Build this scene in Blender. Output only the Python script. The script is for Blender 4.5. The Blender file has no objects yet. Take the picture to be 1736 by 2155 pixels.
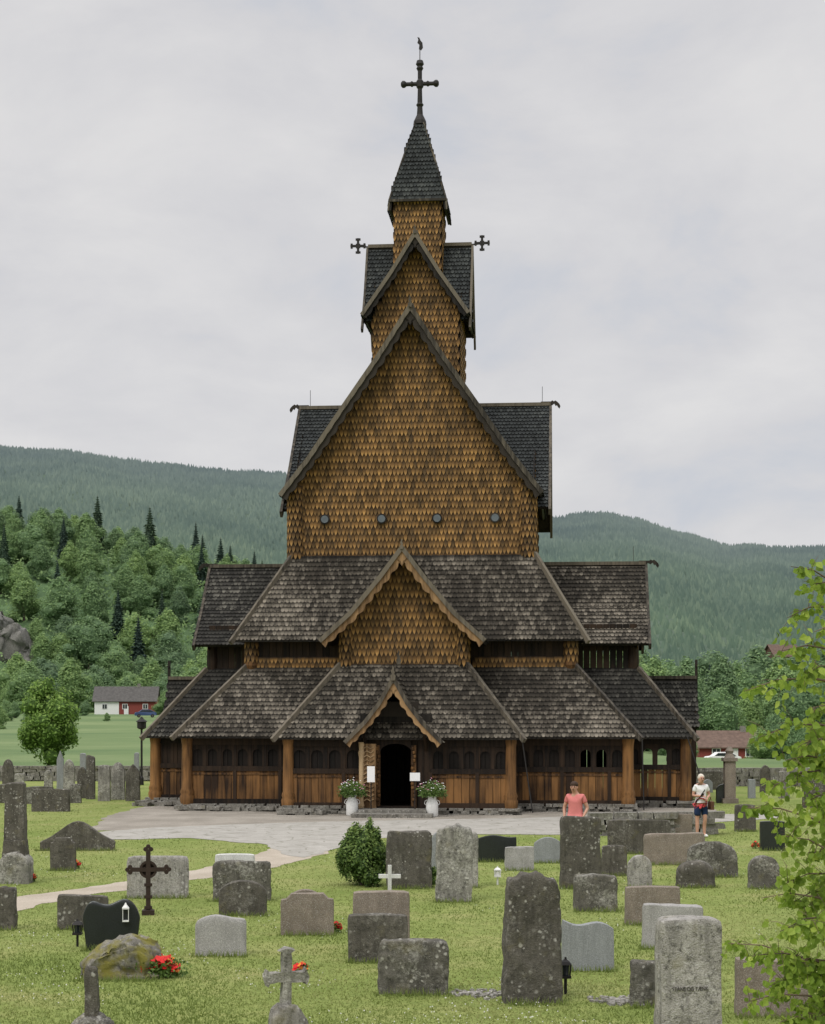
import bpy, bmesh, math, random
import numpy as np
from mathutils import Vector, Matrix, noise
R=random.Random(7)
SC=bpy.context.scene
COL=SC.collection
FOC=3600.0; CH=3.5; HY=1484.0
def gp(a,b,z=0.0):
    "image pixel column / row -> ground position in metres"
    Y=FOC*(CH-z)/(b-HY); return ((a-868)*Y/FOC, Y)  # image pixel coordinates projected onto the level ground
def lx(a,Y): return (a-868)*Y/FOC

# ---------------------------------------------------------------- mesh builder
class MB:
    def __init__(s): s.v=[];s.f=[];s.m=[];s.c=[]
    def add(s,vs,fs,mat=0,col=(.5,.5,.5)):
        o=len(s.v); s.v.extend([tuple(p) for p in vs])
        if col and isinstance(col[0],(tuple,list)): s.c.extend(col)
        else: s.c.extend([col]*len(vs))
        for f in fs: s.f.append(tuple(i+o for i in f)); s.m.append(mat)
    def box(s,c,d,mat=0,col=None,rz=0,M=None):
        col=col or (R.random(),.5,R.random())
        x,y,z=d[0]/2,d[1]/2,d[2]/2
        vs=[Vector((a*x,b*y,e*z)) for a in(-1,1) for b in(-1,1) for e in(-1,1)]
        if rz: 
            q=Matrix.Rotation(rz,3,'Z'); vs=[q@v for v in vs]
        if M: vs=[M@v for v in vs]
        c=Vector(c); vs=[v+c for v in vs]
        s.add(vs,[(0,1,3,2),(4,6,7,5),(0,4,5,1),(2,3,7,6),(0,2,6,4),(1,5,7,3)],mat,col)
    def beam(s,p,q,w,h,mat=0,col=None,up=(0,0,1)):
        p=Vector(p);q=Vector(q);d=(q-p);L=d.length;d.normalize()
        a=d.cross(Vector(up)); 
        if a.length<1e-3:a=Vector((1,0,0))
        a.normalize();b=a.cross(d)
        col=col or (R.random(),.5,R.random())
        vs=[]
        for e in(p,q):
            for i,j in((-1,-1),(1,-1),(1,1),(-1,1)): vs.append(e+a*(i*w/2)+b*(j*h/2))
        s.add(vs,[(0,3,2,1),(4,5,6,7),(0,1,5,4),(1,2,6,5),(2,3,7,6),(3,0,4,7)],mat,col)
    def lathe(s,c,prof,seg=12,mat=0,col=None,M=None):
        col=col or (R.random(),.5,R.random())
        vs=[];n=len(prof);c=Vector(c)
        for r,z in prof:
            for i in range(seg):
                a=2*math.pi*i/seg; p=Vector((r*math.cos(a),r*math.sin(a),z))
                if M:p=M@p
                vs.append(p+c)
        fs=[]
        for k in range(n-1):
            for i in range(seg):
                j=(i+1)%seg; fs.append((k*seg+i,k*seg+j,(k+1)*seg+j,(k+1)*seg+i))
        fs.append(tuple(range(seg-1,-1,-1))); fs.append(tuple((n-1)*seg+i for i in range(seg)))
        s.add(vs,fs,mat,col)
    def tube(s,pts,rad,seg=6,mat=0,col=None):
        col=col or (R.random(),.5,R.random())
        pts=[Vector(p) for p in pts];vs=[];n=len(pts)
        for k,p in enumerate(pts):
            d=(pts[min(k+1,n-1)]-pts[max(k-1,0)]).normalized()
            a=d.cross(Vector((.31,.95,.1)));
            if a.length<1e-3:a=Vector((1,0,0))
            a.normalize();b=d.cross(a)
            r=rad[k] if isinstance(rad,(list,tuple)) else rad
            for i in range(seg):
                t=2*math.pi*i/seg; vs.append(p+a*(r*math.cos(t))+b*(r*math.sin(t)))
        fs=[]
        for k in range(n-1):
            for i in range(seg):
                j=(i+1)%seg; fs.append((k*seg+i,k*seg+j,(k+1)*seg+j,(k+1)*seg+i))
        fs.append(tuple(range(seg-1,-1,-1))); fs.append(tuple((n-1)*seg+i for i in range(seg)))
        s.add(vs,fs,mat,col)
    def prism(s,outl,fn,t0,t1,mat=0,col=None):
        "outl 2d outline; fn(a,b,t)->3d"
        col=col or (R.random(),.5,R.random());n=len(outl)
        vs=[fn(a,b,t0) for a,b in outl]+[fn(a,b,t1) for a,b in outl]
        fs=[tuple(range(n)),tuple(range(2*n-1,n-1,-1))]
        for i in range(n):
            j=(i+1)%n; fs.append((i,i+n,j+n,j))
        s.add(vs,fs,mat,col)
    def mesh(s,name,mats,smooth=False,sharp=None):
        me=bpy.data.meshes.new(name)
        me.from_pydata(s.v,[],s.f)
        for m in mats: me.materials.append(m)
        if len(mats)>1: me.polygons.foreach_set('material_index',s.m)
        at=me.attributes.new('sc','FLOAT_COLOR','POINT')
        a=np.ones((len(s.v),4),dtype=np.float32); a[:,:3]=np.array(s.c,dtype=np.float32)
        at.data.foreach_set('color',a.ravel())
        if smooth: me.polygons.foreach_set('use_smooth',[True]*len(me.polygons))
        me.update()
        if sharp: me.set_sharp_from_angle(angle=math.radians(sharp))
        return me
    def obj(s,name,mats,parent=None,smooth=False,sharp=None,**kw):
        return mk(name,s.mesh(name,mats,smooth,sharp),parent,**kw)
def mk(name,data,parent=None,label=None,category=None,group=None,kind=None,loc=None,rz=None,scale=None):
    o=bpy.data.objects.new(name,data); COL.objects.link(o)
    if parent: o.parent=parent
    if label:o['label']=label
    if category:o['category']=category
    if group:o['group']=group
    if kind:o['kind']=kind
    if loc:o.location=loc
    if rz is not None:o.rotation_euler=(0,0,rz)
    if scale:o.scale=(scale,)*3 if isinstance(scale,(int,float)) else scale
    return o

# ---------------------------------------------------------------- materials
class Mt:
    def __init__(s,name,rough=.85,spec=.2):
        s.m=bpy.data.materials.new(name); s.m.use_nodes=True
        s.nt=s.m.node_tree; s.b=s.nt.nodes['Principled BSDF']
        s.b.inputs['Roughness'].default_value=rough
        s.b.inputs['Specular IOR Level'].default_value=spec
        s.o=s.n('ShaderNodeTexCoord').outputs['Object']
    def put(s,sock,v):
        if isinstance(v,bpy.types.NodeSocket): s.nt.links.new(v,sock)
        else:
            if sock.type=='RGBA' and len(v)==3: v=(*v,1)
            sock.default_value=v
    def n(s,t,ins={},**props):
        nd=s.nt.nodes.new(t)
        for k,v in props.items(): setattr(nd,k,v)
        for k,v in ins.items(): s.put(nd.inputs[k],v)
        return nd
    def ramp(s,fac,stops,interp='LINEAR'):
        nd=s.n('ShaderNodeValToRGB',{'Fac':fac}); cr=nd.color_ramp; cr.interpolation=interp
        while len(cr.elements)<len(stops): cr.elements.new(.5)
        for e,(p,c) in zip(cr.elements,stops):
            e.position=p; e.color=(*c,1) if not isinstance(c,(int,float)) else (c,c,c,1)
        return nd.outputs['Color']
    def mix(s,fac,a,b,blend='MIX'):
        return s.n('ShaderNodeMixRGB',{'Fac':fac,'Color1':a,'Color2':b},blend_type=blend).outputs['Color']
    def ma(s,op,a,b=0.0,clamp=False):
        nd=s.n('ShaderNodeMath',operation=op,use_clamp=clamp); s.put(nd.inputs[0],a); s.put(nd.inputs[1],b); return nd.outputs[0]
    def noise(s,scale,detail=4,vec=None,rough=.55):
        return s.n('ShaderNodeTexNoise',{'Vector':vec or s.o,'Scale':scale,'Detail':detail,'Roughness':rough}).outputs['Fac']
    def vor(s,scale,vec=None,feature='F1',out='Distance'):
        return s.n('ShaderNodeTexVoronoi',{'Vector':vec or s.o,'Scale':scale},feature=feature).outputs[out]
    def sm(s,f,v):
        return s.n('ShaderNodeMapping',{'Vector':f,'Scale':v}).outputs['Vector']
    def attr(s):
        a=s.n('ShaderNodeAttribute',attribute_name='sc')
        sp=s.n('ShaderNodeSeparateColor',{'Color':a.outputs['Color']})
        return sp.outputs['Red'],sp.outputs['Green'],sp.outputs['Blue']
    def rnd(s): return s.n('ShaderNodeObjectInfo').outputs['Random']
    def ovec(s):
        cb=s.n('ShaderNodeCombineXYZ',{'X':s.ma('MULTIPLY',s.rnd(),37.0),'Y':s.ma('MULTIPLY',s.rnd(),91.0),'Z':s.ma('MULTIPLY',s.rnd(),13.0)})
        v=s.n('ShaderNodeVectorMath',operation='ADD'); s.put(v.inputs[0],s.o); s.put(v.inputs[1],cb.outputs[0]); return v.outputs[0]
    def bump(s,h,st=.4,d=.02):
        bp=s.n('ShaderNodeBump',{'Height':h,'Strength':st,'Distance':d}); s.put(s.b.inputs['Normal'],bp.outputs[0])
    def col(s,c): s.put(s.b.inputs['Base Color'],c); return s.m

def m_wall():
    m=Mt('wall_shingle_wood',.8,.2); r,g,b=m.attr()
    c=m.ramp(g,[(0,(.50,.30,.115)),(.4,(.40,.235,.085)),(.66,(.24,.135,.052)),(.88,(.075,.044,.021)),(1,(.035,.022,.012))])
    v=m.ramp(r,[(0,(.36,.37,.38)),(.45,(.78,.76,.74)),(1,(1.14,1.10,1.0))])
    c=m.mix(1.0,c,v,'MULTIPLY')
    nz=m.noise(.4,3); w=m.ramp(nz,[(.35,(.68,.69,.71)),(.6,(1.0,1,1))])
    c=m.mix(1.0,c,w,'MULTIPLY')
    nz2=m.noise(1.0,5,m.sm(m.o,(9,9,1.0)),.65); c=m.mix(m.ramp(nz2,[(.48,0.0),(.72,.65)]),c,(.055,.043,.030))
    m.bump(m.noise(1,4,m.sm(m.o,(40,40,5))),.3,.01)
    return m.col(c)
def m_roof(name,bias,light=(.27,.238,.19),dark=(.030,.026,.020)):
    m=Mt(name,.85,.2); r,g,b=m.attr()
    nz=m.noise(.42,4,m.sm(m.o,(1.2,1,1.0)),.6); nf=m.noise(1.0,6,m.sm(m.o,(15,15,4)),.75)
    t=m.ma('ADD',m.ma('MULTIPLY',nz,1.0),m.ma('MULTIPLY',r,.30)); t=m.ma('ADD',t,m.ma('MULTIPLY',nf,.9)); t=m.ma('ADD',t,bias)
    f=m.ramp(m.ma('SUBTRACT',t,.66),[(.34,0.0),(.66,1.0)])
    li=m.mix(b,tuple(x*1.1 for x in light),tuple(x*.62 for x in light))
    c=m.mix(f,m.mix(b,dark,tuple(x*2.0 for x in dark)),li)
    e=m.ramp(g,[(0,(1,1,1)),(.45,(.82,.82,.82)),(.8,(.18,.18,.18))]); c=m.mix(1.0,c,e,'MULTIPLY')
    m.bump(nf,.3,.01)
    return m.col(c)
def m_wood(name,a,b,hi=.62,stretch=(10,10,.9),lo=.35):
    m=Mt(name,.75,.25); r,g,bb=m.attr()
    n1=m.noise(1,5,m.sm(m.o,stretch)); n2=m.noise(.9,3)
    t=m.ma('ADD',m.ma('MULTIPLY',n1,.7),m.ma('MULTIPLY',n2,.35)); t=m.ma('ADD',t,m.ma('MULTIPLY',m.ma('SUBTRACT',r,.5),.28))
    c=m.ramp(t,[(lo,a),(hi,b)])
    m.bump(n1,.35,.01)
    return m.col(c)
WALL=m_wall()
ROOF=m_roof('roof_shingle_weathered',-.02)
ROOFD=m_roof('roof_shingle_dark',-.16,(.20,.19,.16),(.023,.022,.019))
ROOFT=m_roof('tower_roof_shingle',-.10,(.11,.12,.113),(.022,.025,.025))
WOOD=m_wood('tarred_wood',(.024,.013,.007),(.245,.122,.042),.74)
WOODD=m_wood('dark_tarred_wood',(.007,.0045,.003),(.036,.021,.012),.68)
BARGE=m_wood('weathered_board',(.028,.024,.019),(.14,.12,.09))
GOLD=m_wood('golden_trim_board',(.09,.05,.022),(.33,.205,.10))
PALE=m_wood('pale_carved_wood',(.16,.10,.05),(.46,.33,.19))
DARK=m_wood('blackened_wood',(.007,.006,.005),(.032,.026,.02))
VDARK=m_wood('shaded_interior_wood',(.004,.003,.002),(.012,.008,.006))  # near-black: the gallery's inner shade is put into the wood colour
def m_plain(name,c,rough=.6,spec=.3,var=.25,metal=0,scale=6):
    m=Mt(name,rough,spec); m.b.inputs['Metallic'].default_value=metal
    n=m.noise(scale,4,m.ovec())
    return m.col(m.mix(m.ramp(n,[(.3,0.0),(.7,1.0)]),tuple(x*(1-var) for x in c),tuple(x*(1+var*.5) for x in c)))
def m_stone(name,base,lich=.0,lichcol=(.5,.5,.47),speck=0.0,rough=.9,spec=.2,bump=.5,moss=0.0,dark=.5,warm=True):
    m=Mt(name,rough,spec); v=m.ovec()
    n1=m.noise(3,6,v,.7); n2=m.noise(60,2,v)
    c=m.ramp(n1,[(.3,tuple(x*dark for x in base)),(.65,base)])
    c=m.mix(m.ramp(n2,[(.42,.45),(.6,0.0)]),c,tuple(x*.45 for x in base))
    if speck: c=m.mix(m.ramp(m.noise(95,2,v),[(.55,0.0),(.66,speck)]),c,(.62,.6,.57))
    st=m.noise(1,5,m.sm(v,(9,9,1.1)),.65); c=m.mix(m.ramp(st,[(.45,0.0),(.68,.7 if lich else .25)]),c,tuple(x*.3 for x in base))
    if lich:
        big=m.noise(2.2,3,v,.6); fine=m.noise(24,6,v,.8)
        t=m.ma('ADD',m.ma('MULTIPLY',big,.5),m.ma('MULTIPLY',fine,.6))
        c=m.mix(m.ramp(t,[(.62-lich*.16,0.0),(.74-lich*.16,.35+lich*.6)]),c,lichcol)
        t2=m.noise(14,6,v,.8); c=m.mix(m.ramp(t2,[(.52,0.0),(.64,.75)]),c,(.035,.034,.028))
        vv=m.n('ShaderNodeVectorMath',operation='ADD'); m.put(vv.inputs[0],v); m.put(vv.inputs[1],m.n('ShaderNodeVectorMath',{0:m.n('ShaderNodeTexNoise',{'Vector':v,'Scale':14.0}).outputs['Color'],'Scale':.05},operation='SCALE').outputs[0])
        vd=m.n('ShaderNodeTexVoronoi',{'Vector':vv.outputs[0],'Scale':17.0},feature='F1'); wv=m.n('ShaderNodeRGBToBW',{'Color':vd.outputs['Color']}).outputs[0]
        d2=m.ramp(m.ma('DIVIDE',vd.outputs['Distance'],m.ma('ADD',m.ma('POWER',wv,2.2),.02)),[(.35,1.0),(.75,0.0)]); c=m.mix(m.ma('MULTIPLY',d2,m.ramp(m.noise(2.6,3,v,.7),[(.44,0.0),(.58,.8)])),c,lichcol)
        c=m.mix(m.ramp(m.noise(4,3,v),[(.6,0.0),(.75,.35)]),c,(.17,.15,.06))
    if moss: c=m.mix(m.ramp(m.noise(5,5,v),[(.5-moss*.2,0.0),(.62,.9)]),c,(.17,.155,.025))
    m.bump(m.ma('ADD',n1,m.ma('MULTIPLY',n2,.35)),bump,.04)
    return m.col(c)
ST={'lichen':m_stone('lichen_stone',(.17,.16,.135),.42,(.46,.45,.40),bump=.8),
 'dark':m_stone('dark_lichen_stone',(.150,.138,.115),.16,(.40,.39,.35),bump=.8),
 'pale':m_stone('pale_lichen_stone',(.36,.345,.305),.4,(.54,.53,.48),dark=.45,bump=.8),
 'granite':m_stone('grey_granite',(.38,.37,.355),0,speck=.5,bump=.3,dark=.75),
 'brown':m_stone('brown_granite',(.27,.225,.18),0,speck=.35,bump=.5,dark=.6),
 'light':m_stone('light_rough_granite',(.42,.40,.365),.1,(.52,.51,.48),speck=.4,bump=1.0,dark=.6),
 'grey':m_stone('smooth_grey_stone',(.29,.305,.31),0,speck=.25,bump=.1,rough=.6,dark=.85),
 'black':m_stone('polished_black_stone',(.022,.026,.026),0,rough=.25,spec=.5,bump=.02,dark=.9),
 'boulder':m_stone('mossy_boulder_stone',(.26,.245,.21),.2,(.46,.45,.4),moss=.35),
 'white':m_stone('white_marble',(.7,.7,.68),0,bump=.05,rough=.5,dark=.9),
 'rock':m_stone('dry_rock',(.30,.285,.25),.2,(.46,.45,.42)),
 'cliff':m_stone('cliff_rock',(.27,.262,.24),0,bump=1.0,dark=.3)}
IRON=m_plain('wrought_iron',(.02,.018,.017),.6,.4,metal=.3)
RUST=m_plain('rusty_iron',(.035,.022,.016),.75,.3)
GLASS=m_plain('dark_glass',(.02,.025,.03),.08,.6,.1)
GLASSG=m_plain('round_window_glass',(.10,.12,.13),.12,.6,.2)
WHITE=m_plain('white_paint',(.72,.72,.7),.5,.3,.08)
PAPER=m_plain('paper',(.8,.8,.8),.7,.2,.03)

def m_leaf(name,dark,mid,light,tr=.25,hue=.25):
    m=Mt(name,.6,.25); r,g,b=m.attr()
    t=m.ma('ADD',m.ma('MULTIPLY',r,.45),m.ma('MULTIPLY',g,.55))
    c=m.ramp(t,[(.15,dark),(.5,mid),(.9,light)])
    v=m.ramp(m.rnd(),[(0,(1-hue,1-hue,1-hue*.5)),(.5,(1,1,1)),(1,(1+hue*1.1,1+hue*.8,1-hue*.1))])
    c=m.mix(1.0,c,v,'MULTIPLY'); m.col(c)
    t2=m.n('ShaderNodeBsdfTranslucent',{'Color':c}); mx=m.n('ShaderNodeMixShader',{'Fac':tr})
    out=m.nt.nodes['Material Output']
    m.nt.links.new(m.b.outputs[0],mx.inputs[1]);m.nt.links.new(t2.outputs[0],mx.inputs[2]);m.nt.links.new(mx.outputs[0],out.inputs['Surface'])
    return m.m
LF_FAR=m_leaf('hillside_foliage',(.085,.150,.075),(.165,.270,.115),(.265,.385,.165),.38,.26)  # stops carry the crowns' shade, midtones and highlights as colour
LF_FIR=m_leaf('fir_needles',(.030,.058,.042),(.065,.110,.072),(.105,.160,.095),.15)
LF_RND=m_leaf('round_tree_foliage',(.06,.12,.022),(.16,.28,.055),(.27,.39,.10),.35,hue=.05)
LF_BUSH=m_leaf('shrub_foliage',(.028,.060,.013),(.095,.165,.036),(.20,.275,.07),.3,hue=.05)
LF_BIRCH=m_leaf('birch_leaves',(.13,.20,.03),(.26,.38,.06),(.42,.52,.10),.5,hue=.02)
BARK=m_wood('bark',(.02,.016,.012),(.11,.09,.07),stretch=(4,4,1))
BIRCHB=m_wood('birch_bark',(.06,.045,.03),(.18,.13,.09),stretch=(4,4,1))

# ---------------------------------------------------------------- world, sun, camera
W=bpy.data.worlds.new('World'); SC.world=W; W.use_nodes=True
nt=W.node_tree; bg=nt.nodes['Background']; bg.inputs['Strength'].default_value=.1
def wn(t,**p):
    nd=nt.nodes.new(t)
    for k,v in p.items(): setattr(nd,k,v)
    return nd
L=nt.links.new
sky=wn('ShaderNodeTexSky',sky_type='NISHITA',sun_disc=False); SUN_EL=math.radians(48); SUN_AZ=math.radians(215)
sky.sun_elevation=SUN_EL; sky.sun_rotation=SUN_AZ
tc=wn('ShaderNodeTexCoord'); mp=wn('ShaderNodeMapping'); mp.inputs['Scale'].default_value=(3.4,3.4,6.5); mp.inputs['Location'].default_value=(.35,0,.55)
L(tc.outputs['Generated'],mp.inputs['Vector'])
nz=wn('ShaderNodeTexNoise'); nz.inputs['Scale'].default_value=1.8; nz.inputs['Detail'].default_value=8; nz.inputs['Roughness'].default_value=.56; nz.inputs['Distortion'].default_value=.25
L(mp.outputs[0],nz.inputs['Vector'])
rp=wn('ShaderNodeValToRGB'); cr=rp.color_ramp
cr.elements[0].position=.3; cr.elements[0].color=(.52,.545,.60,1); cr.elements[1].position=.64; cr.elements[1].color=(.69,.68,.68,1)
e=cr.elements.new(.45); e.color=(.615,.61,.625,1)
L(nz.outputs['Fac'],rp.inputs['Fac'])
sx=wn('ShaderNodeSeparateXYZ'); L(tc.outputs['Generated'],sx.inputs[0])
mr=wn('ShaderNodeMapRange'); mr.inputs['From Min'].default_value=.40; mr.inputs['From Max'].default_value=.95; mr.inputs['To Min'].default_value=10.9; mr.inputs['To Max'].default_value=32.0
L(sx.outputs['Z'],mr.inputs['Value'])
vm=wn('ShaderNodeVectorMath',operation='SCALE'); L(rp.outputs['Color'],vm.inputs[0]); L(mr.outputs[0],vm.inputs['Scale'])
mx=wn('ShaderNodeMixRGB'); mx.inputs['Fac'].default_value=.95; L(sky.outputs[0],mx.inputs['Color1']); L(vm.outputs[0],mx.inputs['Color2'])
L(mx.outputs[0],bg.inputs['Color'])
sl=bpy.data.lights.new('sun','SUN'); sl.energy=1.5; sl.angle=math.radians(25); sl.color=(1,.95,.88)
so=bpy.data.objects.new('sun',sl); COL.objects.link(so)
sd=Vector((math.sin(SUN_AZ)*math.cos(SUN_EL),math.cos(SUN_AZ)*math.cos(SUN_EL),math.sin(SUN_EL)))
so.rotation_euler=sd.to_track_quat('Z','Y').to_euler(); so.location=(0,0,60)
cam=bpy.data.cameras.new('camera'); co=bpy.data.objects.new('camera',cam); COL.objects.link(co)
cam.sensor_fit='HORIZONTAL'; cam.sensor_width=36; cam.lens=FOC/1736*36; cam.shift_y=406.5/1736; cam.clip_end=20000; cam.clip_start=.5
co.location=(0,0,CH); co.rotation_euler=(math.pi/2,0,0); SC.camera=co
SC.view_settings.view_transform='Standard'; SC.view_settings.look='None'; SC.view_settings.exposure=0

# ---------------------------------------------------------------- ground
def sst(a,b,x):
    t=max(0,min(1,(x-a)/(b-a))); return t*t*(3-2*t)
def gh(x,y):
    z=-4.0*sst(95,230,y)*sst(2,30,x-(y-90)*.05)
    z+=1.6*sst(200,420,y)*sst(-5,-40,x) if x<-5 else 0
    return z
def m_grass():
    m=Mt('grass',.95,.1)
    n0=m.noise(.10,3);n1=m.noise(.55,5,None,.65);n2=m.noise(5,5,None,.7);n3=m.noise(60,3)
    c=m.ramp(n1,[(.3,(.145,.20,.045)),(.5,(.205,.25,.07)),(.72,(.31,.295,.125))])
    c=m.mix(m.ramp(n0,[(.4,0.0),(.62,.5)]),c,(.27,.295,.105))
    c=m.mix(m.ramp(n2,[(.36,.5),(.55,0.0)]),c,(.105,.155,.035))
    c=m.mix(m.ramp(n3,[(.5,0.0),(.7,.2)]),c,(.32,.33,.13))
    sp=m.n('ShaderNodeSeparateXYZ',{'Vector':m.o}); far=m.n('ShaderNodeMapRange',{'Value':sp.outputs['Y'],'From Min':78.0,'From Max':100.0}).outputs[0]
    fc=m.ramp(m.noise(1,5,m.sm(m.o,(.03,.035,1)),.65),[(.35,(.105,.16,.07)),(.5,(.14,.195,.085)),(.65,(.185,.235,.11))])
    c=m.mix(far,c,fc)
    m.bump(m.ma('ADD',n2,n3),.5,.04); return m.col(c)
GRASS=m_grass()
def ground():
    xs=sorted(set([-6000,-4000,-2500,-1500,-1000,-700,-500,-400,-300]+list(range(-240,241,6))+[300,400,500,700,1000,1500,2500,4000,6000]))
    ys=[-200,-50,0]+list(range(10,90,10))+list(range(90,520,8))+[600,700,900,1200,1800,2600,4000,7000]
    vs=[(x,y,gh(x,y)) for y in ys for x in xs]; n=len(xs)
    fs=[(j*n+i,j*n+i+1,(j+1)*n+i+1,(j+1)*n+i) for j in range(len(ys)-1) for i in range(n-1)]
    mb=MB(); mb.add(vs,fs); mb.obj('ground',[GRASS],smooth=True,kind='structure')
ground()
def m_pave():
    m=Mt('stone_paving',.9,.2)
    e=m.n('ShaderNodeTexVoronoi',{'Vector':m.sm(m.o,(1,1.5,1)),'Scale':1.3},feature='DISTANCE_TO_EDGE').outputs['Distance']
    n=m.noise(1.6,6,None,.65); n2=m.noise(26,4)
    c=m.ramp(n,[(.3,(.31,.295,.265)),(.7,(.44,.42,.385))])
    c=m.mix(m.ramp(n2,[(.4,.35),(.6,0.0)]),c,(.2,.19,.165))
    c=m.mix(m.ramp(e,[(.008,.55),(.04,0.0)]),c,(.15,.15,.11)); m.bump(m.ma('ADD',m.ramp(e,[(0,0.0),(.05,.5)]),n2),.4,.02)
    return m.col(c)
def m_gravel():
    m=Mt('gravel',.95,.1); n=m.noise(.8,5); n2=m.noise(30,4)
    c=m.ramp(n,[(.3,(.25,.225,.19)),(.7,(.40,.365,.315))]); c=m.mix(m.ramp(n2,[(.4,.5),(.6,0.0)]),c,(.14,.13,.11))
    m.bump(n2,.6,.03); return m.col(c)
def m_dirt():
    m=Mt('footpath_gravel',.95,.1); n=m.noise(.9,5); n2=m.noise(30,4)
    c=m.ramp(n,[(.3,(.36,.31,.25)),(.7,(.50,.44,.37))]); c=m.mix(m.ramp(n2,[(.4,.35),(.6,0.0)]),c,(.2,.18,.13))
    m.bump(n2,.5,.02); return m.col(c)
PAVE=m_pave(); GRAV=m_gravel(); DIRT=m_dirt()
def flat(name,pts,z,mat,label=None,jit=.12):
    out=[];n=len(pts)
    for i in range(n):
        a=Vector(pts[i]);b=Vector(pts[(i+1)%n]);k=max(1,int((b-a).length/.25))
        for j in range(k):
            p=a.lerp(b,j/k); q=noise.noise_vector(Vector((p.x*1.3,p.y*1.3,3)))+noise.noise_vector(Vector((p.x*4,p.y*4,3)))*.4
            out.append((p.x+q.x*jit*1.5,p.y+q.y*jit*1.5))
    bm=bmesh.new(); f=bm.faces.new([bm.verts.new((x,y,z)) for x,y in out]); 
    if f.normal.z<0: f.normal_flip()
    bmesh.ops.triangulate(bm,faces=bm.faces); bmesh.ops.recalc_face_normals(bm,faces=bm.faces)
    me=bpy.data.meshes.new(name); bm.to_mesh(me); bm.free(); me.materials.append(mat)
    mk(name,me,kind='structure'); return out
P_GR=flat('gravel_yard',[gp(*p) for p in [(190,1747),(225,1718),(300,1698),(420,1692),(900,1690),(1500,1690),(1500,1735),(700,1760),(300,1752)]],.004,GRAV)
P_PV=flat('paved_path',[gp(*p) for p in [(195,1752),(330,1742),(560,1733),(800,1727),(1080,1722),(1290,1717),(1640,1712),(1640,1722),(1330,1742),(1180,1757),(960,1756),(760,1766),(690,1790),(640,1806),(600,1800),(560,1778),(400,1764),(220,1768)]],.009,PAVE)
P_PA=flat('footpath',[gp(*p) for p in [(570,1786),(600,1775),(700,1772),(690,1795),(580,1826),(400,1854),(200,1882),(10,1920),(-200,1955),(-200,1928),(10,1893),(180,1868),(350,1843),(500,1812)]],.005,DIRT)

# ---------------------------------------------------------------- church
CX=mk('stave_church',None,label='dark tarred wooden stave church with stepped shingle roofs and spire',category='church')
CX.empty_display_size=1; TH=math.radians(5)
CZ=.19
CX.location=(-.53,55,CZ); CX.rotation_euler=(0,0,-TH); CX.scale=(.965,)*3
def add_sh(mb,p,u,w,n,wd,row,ln,lift,kind,th=.022):
    r=R.random(); r2=R.random(); wd*=.95
    if kind=='p': pr=[(-.5,ln,1),(-.5,row*.66,.6),(-.36,row*.34,.35),(0,-row*.06,0),(.36,row*.34,.35),(.5,row*.66,.6),(.5,ln,1)]
    else: pr=[(-.5,ln,1),(-.5,row*.4,.3),(-.32,row*.12,.1),(0,0,0),(.32,row*.12,.1),(.5,row*.4,.3),(.5,ln,1)]
    vs=[];cs=[]
    for a,b,t in pr:
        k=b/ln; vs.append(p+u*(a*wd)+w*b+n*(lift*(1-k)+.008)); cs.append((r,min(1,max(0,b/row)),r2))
    m=len(pr)
    for a,b,t in pr[1:-1]:
        k=b/ln; vs.append(p+u*(a*wd)+w*b+n*(lift*(1-k)+.008-th)); cs.append((r*.5,1,r2))
    fs=[tuple(range(m))]
    for i in range(1,m-2): fs.append((i,m+i-1,m+i,i+1))
    mb.add(vs,fs,0,cs)
def pip(x,y,P):
    c=False;n=len(P);j=n-1
    for i in range(n):
        xi,yi=P[i];xj,yj=P[j]
        if (yi>y)!=(yj>y) and x<(xj-xi)*(y-yi)/(yj-yi)+xi: c=not c
        j=i
    return c
RW,RD=.20,.138    # roof shingle row / width
WR,WW=.24,.138    # wall shingle row / width
def shingles(mb,poly,out,kind='r',row=RW,wd=RD,base=1,lift=.042,back=.1):
    P=[Vector(p) for p in poly]; n=Vector((0,0,0))
    for i in range(len(P)):
        a=P[i];b=P[(i+1)%len(P)]; n+=a.cross(b)
    n.normalize()
    if n.dot(Vector(out))<0: n=-n
    w=Vector((0,0,1)); w=(w-n*w.dot(n)).normalized(); u=w.cross(n).normalized()*-1
    if u.cross(w).dot(n)<0:u=-u
    O=P[0]; Q=[((p-O).dot(u),(p-O).dot(w)) for p in P]
    vs=list(P)+[p-n*back for p in P]; k=len(P); fs=[tuple(range(k)),tuple(range(2*k-1,k-1,-1))]+[(i,i+k,(i+1)%k+k,(i+1)%k) for i in range(k)]
    mb.add(vs,fs,base,(.2,.9,.3))
    u0=min(q[0] for q in Q);u1=max(q[0] for q in Q);w0=min(q[1] for q in Q);w1=max(q[1] for q in Q)
    nr=int((w1-w0)/row)+1; nc=int((u1-u0)/wd)+2
    for i in range(nr):
        ww=w0-.04+i*row
        for j in range(nc):
            uu=u0+(j+.5*(i%2))*wd
            if pip(uu,ww+row*.55,Q):
                ln=row*1.5 if i<nr-1 else row*1.0
                add_sh(mb,O+u*(uu+R.uniform(-.005,.005))+w*(ww+R.uniform(-.009,.009)),u,w,n,wd,row,ln,lift,kind)
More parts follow.
